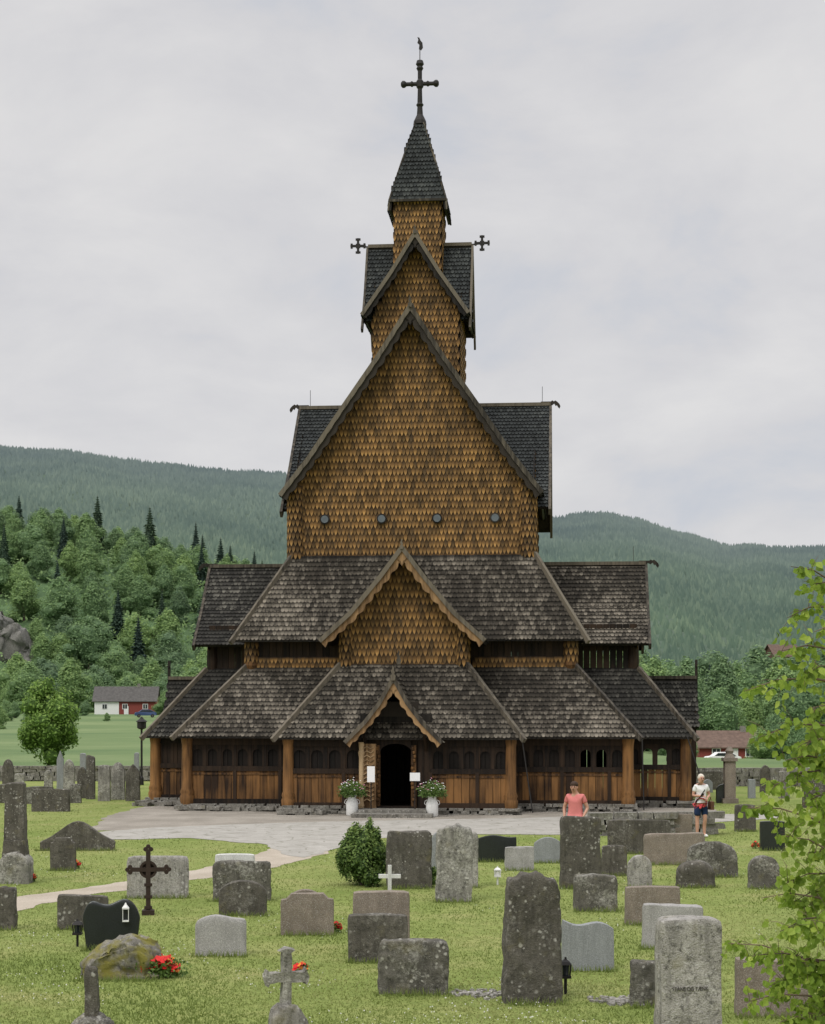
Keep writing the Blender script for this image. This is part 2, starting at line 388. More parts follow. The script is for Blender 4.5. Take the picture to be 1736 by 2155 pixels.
def sh_column(mb,c,r,z0,z1,row=WR,k=13,wd=None):
    mb.lathe((c[0],c[1],0),[(r*.97,z0),(r*.97,z1)],14,1,(.2,.9,.3))
    nr=int((z1-z0)/row)+1
    for i in range(nr):
        for j in range(k):
            a=2*math.pi*(j+.5*(i%2))/k; n=Vector((math.cos(a),math.sin(a),0)); t=Vector((-math.sin(a),math.cos(a),0))
            add_sh(mb,Vector((c[0],c[1],z0+i*row))+n*r*.98,t,Vector((0,0,1)),n,2*math.pi*r/k,row,row*1.2,.03,'p')
def resamp(pts,st):
    out=[]
    for i in range(len(pts)-1):
        a=Vector(pts[i]);b=Vector(pts[i+1]);k=max(1,int((b-a).length/st))
        out+=[a.lerp(b,j/k) for j in range(k)]
    out.append(Vector(pts[-1])); return out
def barge(name,pts,fn,t0,th,width,wave,mat,lam=.55,out=.06):
    mb=MB(); S=resamp(pts,.09)
    for sg in(-1,1):
        o=[];inn=[];d=0
        for i,p in enumerate(S):
            t=(S[min(i+1,len(S)-1)]-S[max(i-1,0)]).normalized(); nn=Vector((t.y,-t.x))
            if i: d+=(p-S[i-1]).length
            ww=width+wave*abs(math.sin(math.pi*d/lam))
            q=p+nn*ww
            if q.x<0: q=Vector((0,p.y-ww*1.35))
            pp=p-nn*out
            if i==0: pp=Vector((0,p.y+out*1.3))
            o.append(pp);inn.append(q)
        n=len(S); vs=[]
        for L_ in(o,inn):
            for t in(t0,t0+th): vs+=[fn(sg*q.x,q.y,t) for q in L_]
        fs=[]
        for i in range(n-1):
            for A,B in((0,2),(3,1),(1,0),(2,3)): fs.append((A*n+i,B*n+i,B*n+i+1,A*n+i+1))
        fs.append((0,n,3*n,2*n)); fs.append((n-1,3*n-1,4*n-1,2*n-1))
        mb.add(vs,fs,0,(R.random(),.5,.5))
    return mb.obj(name,[mat],CX)
def gable_roof(name,pts,fn,l0,l1,mat,row=RW,wd=RD,ridge=True,outf=None):
    mb=MB()
    for sg in(-1,1):
        for i in range(len(pts)-1):
            (a0,z0),(a1,z1)=pts[i],pts[i+1]
            poly=[fn(sg*a1,z1,l0),fn(sg*a1,z1,l1),fn(sg*a0,z0,l1),fn(sg*a0,z0,l0)]
            o=Vector(fn(sg,0,0))-Vector(fn(0,0,0)); o.z=.8
            shingles(mb,poly,o,'r',row,wd)
    o=mb.obj(name,[mat,DARK],CX)
    if ridge:
        r=MB(); r.beam(fn(0,pts[0][1]+.06,l0-.02),fn(0,pts[0][1]+.06,l1+.02),.2,.13); r.obj('ridge_board',[BARGE],o)
    return o
def frust(name,u0,he,ve0,ve1,ze,ht,vt0,vt1,zt,mat,hip=True,back=False,hipmat=None):
    mb=MB()
    A=[(u0-he,ve0,ze),(u0+he,ve0,ze),(u0+he,ve1,ze),(u0-he,ve1,ze)]
    B=[(u0-ht,vt0,zt),(u0+ht,vt0,zt),(u0+ht,vt1,zt),(u0-ht,vt1,zt)]
    outs=[(0,-1,.7),(1,0,.7),(0,1,.7),(-1,0,.7)]
    for i in range(4):
        j=(i+1)%4; shingles(mb,[A[i],A[j],B[j],B[i]],outs[i])
    o=mb.obj(name,[mat,DARK],CX)
    for i in range(2):
        h=MB(); a=Vector(A[i]);b=Vector(B[i]); d=(b-a).normalized(); h.beam(a-d*.22+Vector((0,0,.06)),b+Vector((0,0,.06)),.13,.17); h.obj('hip_board',[hipmat or BARGE],o)
    h=MB(); h.beam((u0-he,ve0+.05,ze-.02),(u0+he,ve0+.05,ze-.02),.12,.09); h.obj('eaves_board',[DARK],o)
    return o
V=Vector
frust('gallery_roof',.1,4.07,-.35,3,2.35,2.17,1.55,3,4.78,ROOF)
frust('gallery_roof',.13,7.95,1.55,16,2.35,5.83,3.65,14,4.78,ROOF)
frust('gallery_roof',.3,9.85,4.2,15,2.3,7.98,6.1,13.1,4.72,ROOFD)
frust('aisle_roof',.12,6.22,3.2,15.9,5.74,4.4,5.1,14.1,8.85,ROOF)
sdE=lambda c:(lambda a,z,l:V((l+.3,c+a,z)))
f8=sdE(8.6)
gable_roof('wing_roof',[(0,8.75),(1.4,7.1),(2.95,5.66)],f8,0,8.35,ROOF)
gable_roof('wing_roof',[(0,8.75),(1.4,7.1),(2.95,5.66)],f8,-8.35,-.02,ROOFD)
f9=sdE(9.6)
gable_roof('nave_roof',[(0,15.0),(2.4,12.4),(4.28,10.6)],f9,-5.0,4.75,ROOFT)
g0=.07
fg=lambda u,z,t:V((u+g0,t,z))
MG=[(0,17.8),(1.2,15.95),(2.5,14.1),(3.7,12.35),(4.74,11.03)]
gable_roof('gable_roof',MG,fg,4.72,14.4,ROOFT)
barge('gable_bargeboard',MG,fg,4.55,.1,.22,.09,DARK,.5)
barge('gable_bargeboard',MG,fg,4.48,.06,.08,.02,BARGE,.5,.07)
for l in(-5.02,4.77):
    barge('side_bargeboard',[(0,15.0),(2.4,12.4),(4.5,10.45)],f9,l-.05,.1,.2,.0,BARGE)
for l in(-8.38,8.38): barge('side_bargeboard',[(0,8.75),(1.4,7.1),(3.0,5.6)],f8,l-.05,.1,.2,.0,BARGE)
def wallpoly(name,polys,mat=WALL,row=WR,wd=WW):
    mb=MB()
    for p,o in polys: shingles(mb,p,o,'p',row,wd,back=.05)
    return mb
w=wallpoly('x',[([(-4.36,5.2,8.7),(4.5,5.2,8.7),(4.5,5.2,11.2),(.07,5.2,17.4),(-4.36,5.2,11.2)],(0,-1,0)),
 ([(4.5,5.2,8.7),(4.5,14,8.7),(4.5,14,10.6),(4.5,9.6,14.8),(4.5,5.2,10.6)],(1,0,0)),
 ([(-4.4,5.2,8.7),(-4.4,14,8.7),(-4.4,14,10.6),(-4.4,9.6,14.8),(-4.4,5.2,10.6)],(-1,0,0)),
 ([(-4.36,14,8.7),(4.5,14,8.7),(4.5,14,11.2),(.07,14,17.4),(-4.36,14,11.2)],(0,1,0))])
for c in((-4.2,5.28),(4.3,5.28)): sh_column(w,c,.3,8.75,11.3)
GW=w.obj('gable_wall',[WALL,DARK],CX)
for u in(-3.1,-1.02,1.0,3.1):
    o=MB(); o.lathe((u,5.12,10.2),[(.17,-.02),(.185,.06),(.14,.07),(.14,-.01)],16,0,None,Matrix.Rotation(math.radians(90),3,'X')); 
    o.lathe((u,5.06,10.2),[(.135,0),(.135,.02)],16,1,None,Matrix.Rotation(math.radians(90),3,'X'))
    o.obj('window',[DARK,GLASSG],GW)
t=1.65; c9=9.6
tw=wallpoly('x',[([(-t,c9-t,12),(t,c9-t,12),(t,c9-t,18.3),(0,c9-t,20.9),(-t,c9-t,18.3)],(0,-1,0)),
 ([(t,c9-t,12),(t,c9+t,12),(t,c9+t,18),(t,c9,20.9),(t,c9-t,18)],(1,0,0)),
 ([(-t,c9-t,12),(-t,c9+t,12),(-t,c9+t,18),(-t,c9,20.9),(-t,c9-t,18)],(-1,0,0)),
 ([(-t,c9+t,12),(t,c9+t,12),(t,c9+t,18.3),(0,c9+t,20.9),(-t,c9+t,18.3)],(0,1,0))])
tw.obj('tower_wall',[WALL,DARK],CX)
TG=[(0,21.2),(.9,19.75),(2.02,18.15)]; f0=lambda u,z,t:V((u,t,z))
gable_roof('tower_roof',TG,f0,7.5,11.7,ROOFT,.19,.13)
barge('tower_bargeboard',TG,f0,7.36,.08,.19,.07,DARK,.4); barge('tower_bargeboard',TG,f0,7.3,.05,.08,0,BARGE,.4,.06)
f90=lambda a,z,l:V((l,c9+a,z)); TS=[(0,21.25),(.95,19.2),(1.6,18.05)]; TSB=[(0,21.25),(.95,19.2),(1.9,17.65)]
gable_roof('tower_roof',TS,f90,-2.0,2.0,ROOFT,.19,.13)
for l in(-2.05,2.05): barge('tower_bargeboard',TSB,f90,l-.04,.08,.14,0,BARGE)
q=.9
tt=wallpoly('x',[([(-q,c9-q,19),(q,c9-q,19),(q,c9-q,22.95),(-q,c9-q,22.95)],(0,-1,0)),([(q,c9-q,19),(q,c9+q,19),(q,c9+q,22.95),(q,c9-q,22.95)],(1,0,0)),
 ([(-q,c9-q,19),(-q,c9+q,19),(-q,c9+q,22.95),(-q,c9-q,22.95)],(-1,0,0)),([(-q,c9+q,19),(q,c9+q,19),(q,c9+q,22.95),(-q,c9+q,22.95)],(0,1,0))],row=.23,wd=.13)
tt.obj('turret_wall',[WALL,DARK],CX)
sp=MB()
lv=[(1.09,22.78),(.64,24.4),(.12,26.15)]
for i in range(2):
    (a,za),(b,zb)=lv[i],lv[i+1]
    for ux,uy in((0,-1),(1,0),(0,1),(-1,0)):
        def pt(s,r,z): return V((ux*r+ (-uy)*s*r, c9+uy*r+ux*s*r, z))
        shingles(sp,[pt(-1,a,za),pt(1,a,za),pt(1,b,zb),pt(-1,b,zb)],(ux,uy,.4),'r',.19,.13)
for sx_ in(-1,1):
    shingles(sp,[V((sx_*1.12,c9-1.09,22.4)),V((sx_*1.12,c9+1.09,22.4)),V((sx_*1.09,c9+1.09,22.78)),V((sx_*1.09,c9-1.09,22.78))],(sx_,0,.3),'r',.19,.15)
SPO=sp.obj('spire',[ROOFT,DARK],CX)
h=MB()
for a in(-1,1):
    for b in(-1,1):
        pts=[(a*1.13,c9+b*1.1,22.38)]+[(a*r,c9+b*r,z) for r,z in lv]
        for i in range(3): h.beam(pts[i],pts[i+1],.06,.06)
h.beam((-1.1,c9-1.11,22.76),(1.1,c9-1.11,22.76),.08,.09)
h.obj('hip_board',[BARGE],SPO)
cr_=MB(); cr_.lathe((0,c9,0),[(.26,26.0),(.24,26.15),(.12,26.4),(.1,26.7),(.15,26.78),(.1,26.86),(.085,27.4),(.14,27.48),(.14,27.7),(.085,27.78),(.085,28.1),(.14,28.2),(.1,28.28),(.16,28.36),(.12,28.5)],10)
for s_ in(-1,1): cr_.lathe((0,c9,27.6),[(.085,0),(.08,.25),(.12,.31),(.08,.38),(.08,.52),(.14,.6),(.14,.68),(.07,.74)],10,0,None,Matrix.Rotation(s_*math.pi/2,3,'Y'))
cr_.obj('spire_cross',[IRON],CX)
vn=MB(); vn.tube([(0,c9,28.4),(0,c9,29.05)],.018,6)
vn.prism([(-.04,28.95),(.05,28.9),(.12,29.0),(.1,29.2),(.03,29.28),(-.02,29.4),(-.1,29.42),(-.06,29.32),(-.1,29.2),(-.02,29.12)],f0,c9-.01,c9+.01); vn.obj('weathercock',[IRON],CX)
def cross(c,s,name='ridge_cross'):
    m=MB(); x,y,z=c
    m.box((x,y,z),(.09,.06,s)); m.box((x,y,z),(s,.061,.09))
    for dx,dz in((1,0),(-1,0),(0,1),(0,-1)):
        m.box((x+dx*s*.42,y,z+dz*s*.42),(.08 if dx else .19,.07,.08 if dz else .19))
    m.box((x,y,z),(.17,.075,.17)); return m
for s_ in(-1,1):
    m=cross((s_*2.42,c9,21.35),.6); m.beam((s_*2.0,c9,21.3),(s_*2.4,c9,21.33),.05,.05); m.obj('ridge_cross',[IRON],CX)
def dragon(x,y,z,s):
    m=MB(); ol=[(-.5,-.07),(0,-.05),(.12,-.12),(.22,-.02),(.3,-.18),(.36,-.12),(.42,-.24),(.5,-.34),(.55,-.2),(.5,-.06),(.4,.06),(.28,.16),(.2,.1),(.12,.17),(.05,.1),(-.5,.1)]
    m.prism(ol,lambda a,b,t:V((x+s*a*.72,y+t,z+b*.62)),-.05,.05); m.obj('dragon_head',[DARK],CX)
dragon(5.05,c9,15.1,1);dragon(-4.72,c9,15.1,-1);dragon(8.77,8.6,8.84,1);dragon(-8.12,8.6,8.84,-1)
for x,y,z in((4.75,c9,15.1),(-4.3,c9,15.1),(8.2,8.6,8.8)):
    m=MB(); m.tube([(x,y,z),(x,y,z+.65)],.01,5); m.obj('lightning_rod',[IRON],CX)
pb=.12; fp=lambda u,z,t:V((u+pb,t,z))
PG=[(0,8.75),(.75,7.75),(1.75,6.55),(2.8,5.6)]
gable_roof('porch_roof',PG,fp,.95,5.0,ROOFD,ridge=False)
barge('porch_bargeboard',PG,fp,.82,.08,.2,.09,GOLD,.45); barge('porch_bargeboard',PG,fp,.76,.05,.07,0,BARGE,.45,.08)
w=wallpoly('x',[([(-2.0,1.6,4.65),(2.25,1.6,4.65),(2.25,1.6,6.0),(.12,1.6,8.4),(-2.0,1.6,6.0)],(0,-1,0)),([(2.25,1.6,4.65),(2.25,3.8,4.65),(2.25,3.8,6.1),(2.25,1.6,6.1)],(1,0,0)),([(-2.0,1.6,4.65),(-2.0,3.8,4.65),(-2.0,3.8,6.1),(-2.0,1.6,6.1)],(-1,0,0))],row=.25,wd=.15)
for c in((-1.9,1.65),(2.14,1.65)): sh_column(w,c,.2,4.75,6.0,.25,9)
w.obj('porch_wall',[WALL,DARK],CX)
def finial(x,y,z,s):
    m=MB(); m.prism([(-.09,-.2),(.09,-.2),(.12,.02),(.05,.1),(.09,.2),(.03,.26),(.05,.4),(-.02,.5),(-.04,.36),(-.1,.24),(-.05,.1),(-.12,.02)],lambda a,b,t:V((x+s*a,y+t,z+s*b)),-.04,.04); m.obj('finial',[BARGE],CX)
finial(pb,.75,8.8,.5); finial(g0,4.45,17.85,.6); finial(0,7.3,21.25,.5); finial(0,-1.0,4.38,.7); finial(0,.9,4.95,.7)
def planks(mb,a,b,z0,z1,wd=.22,depth=.05,mat=0,nrm=None):
    a=V((a[0],a[1],0));b=V((b[0],b[1],0));d=b-a;Lh=d.length;d.normalize();k=max(1,round(Lh/wd));ww=Lh/k; ang=math.atan2(d.y,d.x)
    for i in range(k):
        c=a+d*(ww*(i+.5)); dd=depth+R.uniform(0,.03)
        mb.box((c.x,c.y,(z0+z1)/2),(ww-.014,dd,z1-z0),mat,(R.random(),.5,R.random()),ang)
def clere(u0,hw,v0,v1,z0,z1):
    m=MB()
    for a,b in(((u0-hw,v0),(u0+hw,v0)),((u0+hw,v0),(u0+hw,v1)),((u0-hw,v0),(u0-hw,v1))): planks(m,a,b,z0,z1,.24)
    m.obj('plank_wall',[WOODD],CX)
clere(.13,5.75,3.75,13.5,4.6,6.3); clere(.3,7.9,6.25,11,4.6,6.4)
m=MB()
for s_ in(-1,1): shingles(m,[(.13+s_*5.7,3.66,4.75),(.13+s_*2.3,3.66,4.75),(.13+s_*2.3,3.66,5.15),(.13+s_*5.7,3.66,5.15)],(0,-1,0),'p',.22,.14,back=.03)
m.obj('shingle_band',[WALL,DARK],CX)
for s_ in(-1,1):
    m=MB(); u=.3+s_*7.92; shingles(m,[(u,6,5.5),(u,11.2,5.5),(u,8.6,8.5)],(s_,0,0),'p',.3,.2,back=.04); m.obj('gable_wall',[WALL,DARK],CX)
for u,v in((-5.55,3.75),(5.82,3.75)):
    m=MB(); sh_column(m,(u,v),.24,4.95,5.8,.25,10); m.lathe((u,v,0),[(.1,4.55),(.2,4.7),(.26,4.85),(.24,5.0)],14,2); m.obj('corner_column',[WALL,DARK,WOOD],CX)
for u,v in((-7.5,6.3),(8.1,6.3)):
    m=MB(); m.lathe((u,v,0),[(.12,4.5),(.2,4.75),(.22,5.0),(.2,5.6)],12); m.obj('corner_column',[WOODD],CX)
def gallery(a,b,bay=.55,zb=0,n=None,solid=False,opn=()):
    m=MB(); A=V((a[0],a[1],0));B=V((b[0],b[1],0));d=B-A;Lh=d.length;d.normalize();ang=math.atan2(d.y,d.x)
    mid=(A+B)/2
    m.box((mid.x,mid.y,.09),(Lh,.26,.18),1,None,ang)
    planks(m,a,b,.18,1.14,.25,.07)
    m.box((mid.x,mid.y,1.23),(Lh,.18,.17),1,None,ang)
    m.box((mid.x,mid.y,1.05),(Lh,.14,.07),0,(.2,.5,.5),ang)
    m.box((mid.x,mid.y,2.2),(Lh,.16,.3),1,None,ang)
    k=max(1,round(Lh/bay));ww=Lh/k; nrm=V((-d.y,d.x,0))
    for i in range(k+1):
        c=A+d*(ww*i); m.box((c.x,c.y,1.7),(.1,.1,.78),1,None,ang)
        if i%3==0: m.box((c.x,c.y,.65),(.12,.2,1.1),1,None,ang)
    for i in range(k):
        if solid:
            planks(m,tuple((A+d*(ww*i))[:2]),tuple((A+d*(ww*(i+1)))[:2]),1.3,2.1,.2,.04,1); continue
        if i not in opn:
            p0=A+d*(ww*i)+nrm*.06;p1=A+d*(ww*(i+1))+nrm*.06; planks(m,(p0.x,p0.y),(p1.x,p1.y),1.3,2.1,.28,.03,2)  # near-black planks added behind the arch, standing in for the dark gallery
        N=8; r=(ww-.1)/2*(.8); cx=ww*(i+.5); zt=2.06; rr_=(ww)/2
        pr=[]
        for j in range(N+1):
            th=math.pi*j/N; pr.append((cx-r*math.cos(th),min(zt-.01,1.74+r*.95*math.sin(th))))
        for j in range(N):
            (x0,z0),(x1,z1)=pr[j],pr[j+1]
            vs=[]
            for e in(-.03,.03):
                for x,z in((x0,z0),(x1,z1),(x1,zt+.02),(x0,zt+.02)): p=A+d*x+nrm*e; vs.append(V((p.x,p.y,z)))
            m.add(vs,[(0,1,2,3),(7,6,5,4),(0,4,5,1)],1,(.4,.5,.5))
        for x0,x1 in((cx-rr_,cx-r),(cx+r,cx+rr_)):
            c=A+d*((x0+x1)/2); m.box((c.x,c.y,1.7),(abs(x1-x0),.06,.76),1,None,ang)
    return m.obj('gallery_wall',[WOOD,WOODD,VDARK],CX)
gallery((-3.55,0),(-1.15,0));gallery((1.15,0),(3.75,0))
gallery((3.8,.15),(3.8,2));gallery((-3.6,.15),(-3.6,2))
gallery((-7.4,2),(-3.7,2));gallery((3.9,2),(7.65,2),opn=(4,5));gallery((7.7,2.2),(7.7,4.6),opn=(0,1,2,3,4));gallery((-7.45,2.2),(-7.45,4.6))
gallery((-9.2,4.6),(-7.5,4.6),solid=True);gallery((7.8,4.6),(9.8,4.6),opn=(1,2));gallery((9.85,4.8),(9.85,14),opn=tuple(range(20)));gallery((-9.25,4.8),(-9.25,14),solid=True)
def column(u,v,r=.2):
    m=MB(); m.lathe((u,v,0),[(r*1.15,-.05),(r*1.25,.12),(r*1.3,.25),(r*1.1,.33),(r*1.25,.42),(r,.55),(r*.97,1.3),(r*.92,2.05),(r*1.05,2.2),(r*1.1,2.4)],16); m.obj('column',[WOOD],CX,smooth=True,sharp=50)
for u,v in((-3.62,-.02),(3.82,-.02),(-7.5,1.95),(7.75,1.95),(-9.25,4.55),(9.88,4.55)): column(u,v,.2 if abs(u)>3.9 else .185)
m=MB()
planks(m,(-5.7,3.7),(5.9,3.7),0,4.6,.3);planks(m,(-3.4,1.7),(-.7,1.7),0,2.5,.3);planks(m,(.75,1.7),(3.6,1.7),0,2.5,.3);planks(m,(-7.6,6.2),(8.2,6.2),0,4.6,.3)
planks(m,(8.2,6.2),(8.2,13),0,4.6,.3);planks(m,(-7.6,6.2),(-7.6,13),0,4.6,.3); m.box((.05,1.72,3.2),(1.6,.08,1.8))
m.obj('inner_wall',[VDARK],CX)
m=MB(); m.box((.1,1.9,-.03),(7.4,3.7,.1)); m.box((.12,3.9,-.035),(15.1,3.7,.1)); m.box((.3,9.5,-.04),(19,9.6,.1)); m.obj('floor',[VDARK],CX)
# doorway
m=MB(); planks(m,(-1.15,0),(-.52,0),0,2.3,.2,.08);planks(m,(.52,0),(1.15,0),0,2.3,.2,.08)
for s_ in(-1,1):
    m.box((s_*.6,-.09,1.05),(.17,.1,2.1),1)
    for i in range(14): m.lathe((s_*.6+.04*math.sin(i*1.3),-.15,.3+i*.13),[(.045,-.05),(.06,0),(.045,.05)],6,1)
N=10
for j in range(N):
    a0=math.pi*j/N;a1=math.pi*(j+1)/N
    f=lambda a:( -.52*math.cos(a),1.88+.27*math.sin(a))
    (x0,z0),(x1,z1)=f(a0),f(a1); m.add([V((x,y,z)) for y in(-.12,.04) for x,z in((x0,z0),(x1,z1),(x1,2.4),(x0,2.4))],[(0,1,2,3),(0,4,5,1)],0,(.3,.5,.5))
m.box((0,0,-.0),(1.2,.35,.14),0)
m.box((0,.02,2.75),(2.4,.06,.75),2); m.box((0,.01,3.3),(1.5,.06,.5),2); m.box((0,0,2.38),(2.6,.14,.16),2)
DR=m.obj('doorway',[WOODD,WOOD,DARK],CX)
m=MB(); planks(m,(-1.1,-.30),(-.62,-.42),.0,2.15,.24,.05,2)
m.lathe((-1.12,-.34,0),[(.09,0),(.11,.1),(.08,.2),(.085,1.7),(.11,1.85),(.08,1.95),(.1,2.2)],10)
for i in range(13):
    z=.25+i*.145; m.tube([(-1.05,-.37,z),(-.93,-.41,z+.07),(-.8,-.43,z),(-.7,-.46,z+.07)],.018,5)
m.lathe((-.68,-.5,1.1),[(.05,-.02),(.05,.03),(.02,.05)],8,1,None,Matrix.Rotation(math.pi/2,3,'X'))
m.obj('door',[PALE,IRON,GOLD],CX,label='open carved door leaf with pale weathered post')
DG=[(0,4.32),(.45,3.5),(.95,2.85),(1.6,2.2)]
gable_roof('door_roof',DG,f0,-.8,1.4,ROOF,.18,.13,ridge=False)
barge('door_bargeboard',DG,f0,-.92,.07,.15,.08,GOLD,.36); barge('door_bargeboard',DG,f0,-.98,.05,.06,0,BARGE,.36,.07)
m=MB()
for s_ in(-1,1): m.tube([(s_*1.0,-.7,2.45),(s_*1.0,-.2,2.1),(s_*1.0,0,1.9)],.05,6)
m.obj('roof_bracket',[WOODD],CX)
for s_ in(-1,1):
    fs=(lambda s_:(lambda a,z,l:V((.3+s_*l,10.4+a,z))))(s_)
    gable_roof('side_portal_roof',[(0,4.45),(.6,3.4),(1.3,2.6)],fs,8.3,10.4,ROOFD)
    m=MB(); m.beam((.3+s_*10.4,10.4,3.0),(.3+s_*10.4,10.4,5.2),.1,.1); m.beam((.3+s_*10.4,10.4,4.95),(.3+s_*10.4,10.0,4.95),.05,.05); m.obj('finial_post',[DARK],CX)
    m=MB(); planks(m,(.3+s_*10.3,9.5),(.3+s_*10.3,11.4),-.1,3.2,.25); planks(m,(.3+s_*9.4,9.5),(.3+s_*10.3,9.5),-.1,2.7,.25); m.obj('side_portal_wall',[WOODD],CX)
# foundation stones
def rockbox(mb,c,d,seed,rz=0,mat=0,k=.18):
    vs=[];rr=random.Random(seed); x,y,z=d[0]/2,d[1]/2,d[2]/2; q=Matrix.Rotation(rz,3,'Z')
    for a in(-1,1):
        for b in(-1,1):
            for e in(-1,1): vs.append(V(c)+q@V((a*x*(1-rr.random()*k),b*y*(1-rr.random()*k),e*z*(1-rr.random()*k))))
    mb.add(vs,[(0,1,3,2),(4,6,7,5),(0,4,5,1),(2,3,7,6),(0,2,6,4),(1,5,7,3)],mat,(rr.random(),.5,rr.random()))
m=MB()
def frow(a,b,z0,z1,out=.2):
    a=V((*a,0));b=V((*b,0));L_=(b-a).length;d=(b-a).normalized();s=0;z=z0
    while z<z1:
        s=R.uniform(-.2,0); hh=R.uniform(.07,.11)
        while s<L_:
            l=R.uniform(.2,.6); p=a+d*(s+l/2); rockbox(m,(p.x+R.uniform(-.05,.05),p.y+R.uniform(-.1,.05),z+hh/2),(l,.4,hh*1.1),R.random(),math.atan2(d.y,d.x)+R.uniform(-.06,.06)); s+=l
        z+=hh*.95
for a,b in(((-3.7,-.05),(-1.3,-.05)),((1.2,-.05),(3.9,-.05)),((-7.7,1.9),(-3.7,1.9)),((3.9,1.9),(7.9,1.9)),((-9.5,4.5),(-7.5,4.5)),((7.8,4.5),(10.1,4.5)),((-7.6,2),(-7.6,4.6)),((7.85,2),(7.85,4.6)),((3.95,0),(3.95,1.9)),((-3.75,0),(-3.75,1.9)),((10,4.6),(10,14)),((-9.4,4.6),(-9.4,14))): frow(a,b,-.25,.0)
for i in range(110): 
    u=R.uniform(-9.6,-2.4); v=1.4 if u>-7.6 else 4.0
    if u>-3.8: v=-.4
    if u<-7.6: u=R.uniform(-9.8,-7.8)
    rockbox(m,(u,v+R.uniform(-.4,.2),-.14+R.uniform(-.02,.1)),(R.uniform(.2,.5),R.uniform(.2,.4),.14),R.random(),R.uniform(-.5,.5))
m.obj('stone_foundation',[ST['rock']],CX)
m=MB(); rockbox(m,(.0,-.95,-.06),(2.3,1.1,.17),5,0,0,.05); rockbox(m,(.05,-1.45,-.14),(2.7,1.3,.14),6,.02,0,.05); m.obj('stone_steps',[ST['rock']],CX)
for a,b in(((4.2,-.3,2.3),(4.55,-.5,-.1)),((8.2,1.4,2.3),(8.25,1.2,-.1)),((9.9,4.0,2.3),(10.3,3.7,1.0))):
    m=MB(); m.tube([a,b],.022,6); m.obj('drain_rod',[IRON],CX)

# ---------------------------------------------------------------- things at the door
def w_of(u,v,z=0):
    c,s=math.cos(-TH),math.sin(-TH); k=.965
    return (-.53+k*(u*c-v*s),55+k*(u*s+v*c),CZ+k*z)
m_pink=m_plain('pink_petal',(.55,.25,.32),.7)
def planter(u,v):
    x,y,z=w_of(u,v,-.1); z=.01; o=mk('flower_planter',None,loc=(x,y,z),label='white milk can filled with white and pink meadow flowers',category='planter',group='flower planters beside the church door')
    m=MB(); m.lathe((0,0,0),[(.17,0),(.19,.03),(.19,.42),(.15,.5),(.13,.54),(.13,.6),(.17,.64),(.15,.64),(.11,.6)],18)
    for s_ in(-1,1): m.tube([(s_*.19,0,.36),(s_*.24,0,.4),(s_*.22,0,.48),(s_*.15,0,.52)],.012,5)
    m.obj('milk_can',[WHITE],o,smooth=True,sharp=40)
    f=MB();rr=random.Random(u)
    for i in range(900):
        a=rr.uniform(0,6.28);r=.44*math.sqrt(rr.random());zz=.62+rr.random()*.55*(1-r*1.2); p=V((r*math.cos(a),r*math.sin(a),zz)); d=V((rr.gauss(0,1),rr.gauss(0,1),rr.gauss(0,1))).normalized(); e=d.orthogonal().normalized()
        f.add([p,p+d*.05+e*.02,p+d*.09,p+d*.05-e*.02],[(0,1,2,3)],0,(rr.random(),zz-.3,.5))
    for i in range(26):
        a=rr.uniform(0,6.28);r=rr.uniform(.05,.35); f.tube([(0,0,.5),(r*.5*math.cos(a),r*.5*math.sin(a),.8),(r*math.cos(a),r*math.sin(a),1.1-r*.4)],.006,4,0)
    f.obj('foliage',[LF_BUSH],o)
    f=MB()
    for i in range(70):
        a=rr.uniform(0,6.28);r=.44*math.sqrt(rr.random());zz=.8+rr.random()*.45*(1-r*1.2); f.lathe((r*math.cos(a),r*math.sin(a)-.03,zz),[(.006,-.012),(.026,0),(.01,.014)],6,rr.choice((0,0,0,1)))
    f.obj('blossoms',[WHITE,m_pink],o)
planter(-1.35,-1.0); planter(1.3,-1.25)
def notice(u,v,w_,h_,zc,label):
    x,y,z=w_of(u,v,-.1); z=.12; o=mk('notice_stand',None,loc=(x,y,z),label=label,category='sign'); m=MB(); m.tube([(0,0,0),(0,0,zc)],.02,6); m.box((0,0,.012),(.3,.25,.024)); m.obj('stand',[IRON],o)
    m=MB(); m.box((0,-.03,zc+.1),(w_,.02,h_)); m.obj('sheet',[PAPER],o)
notice(-.72,-1.05,.24,.5,1.1,'white paper notice sheet on a thin stand by the church door')
notice(.72,-1.0,.32,.26,1.02,'small white paper sign on a thin stand by the church door')

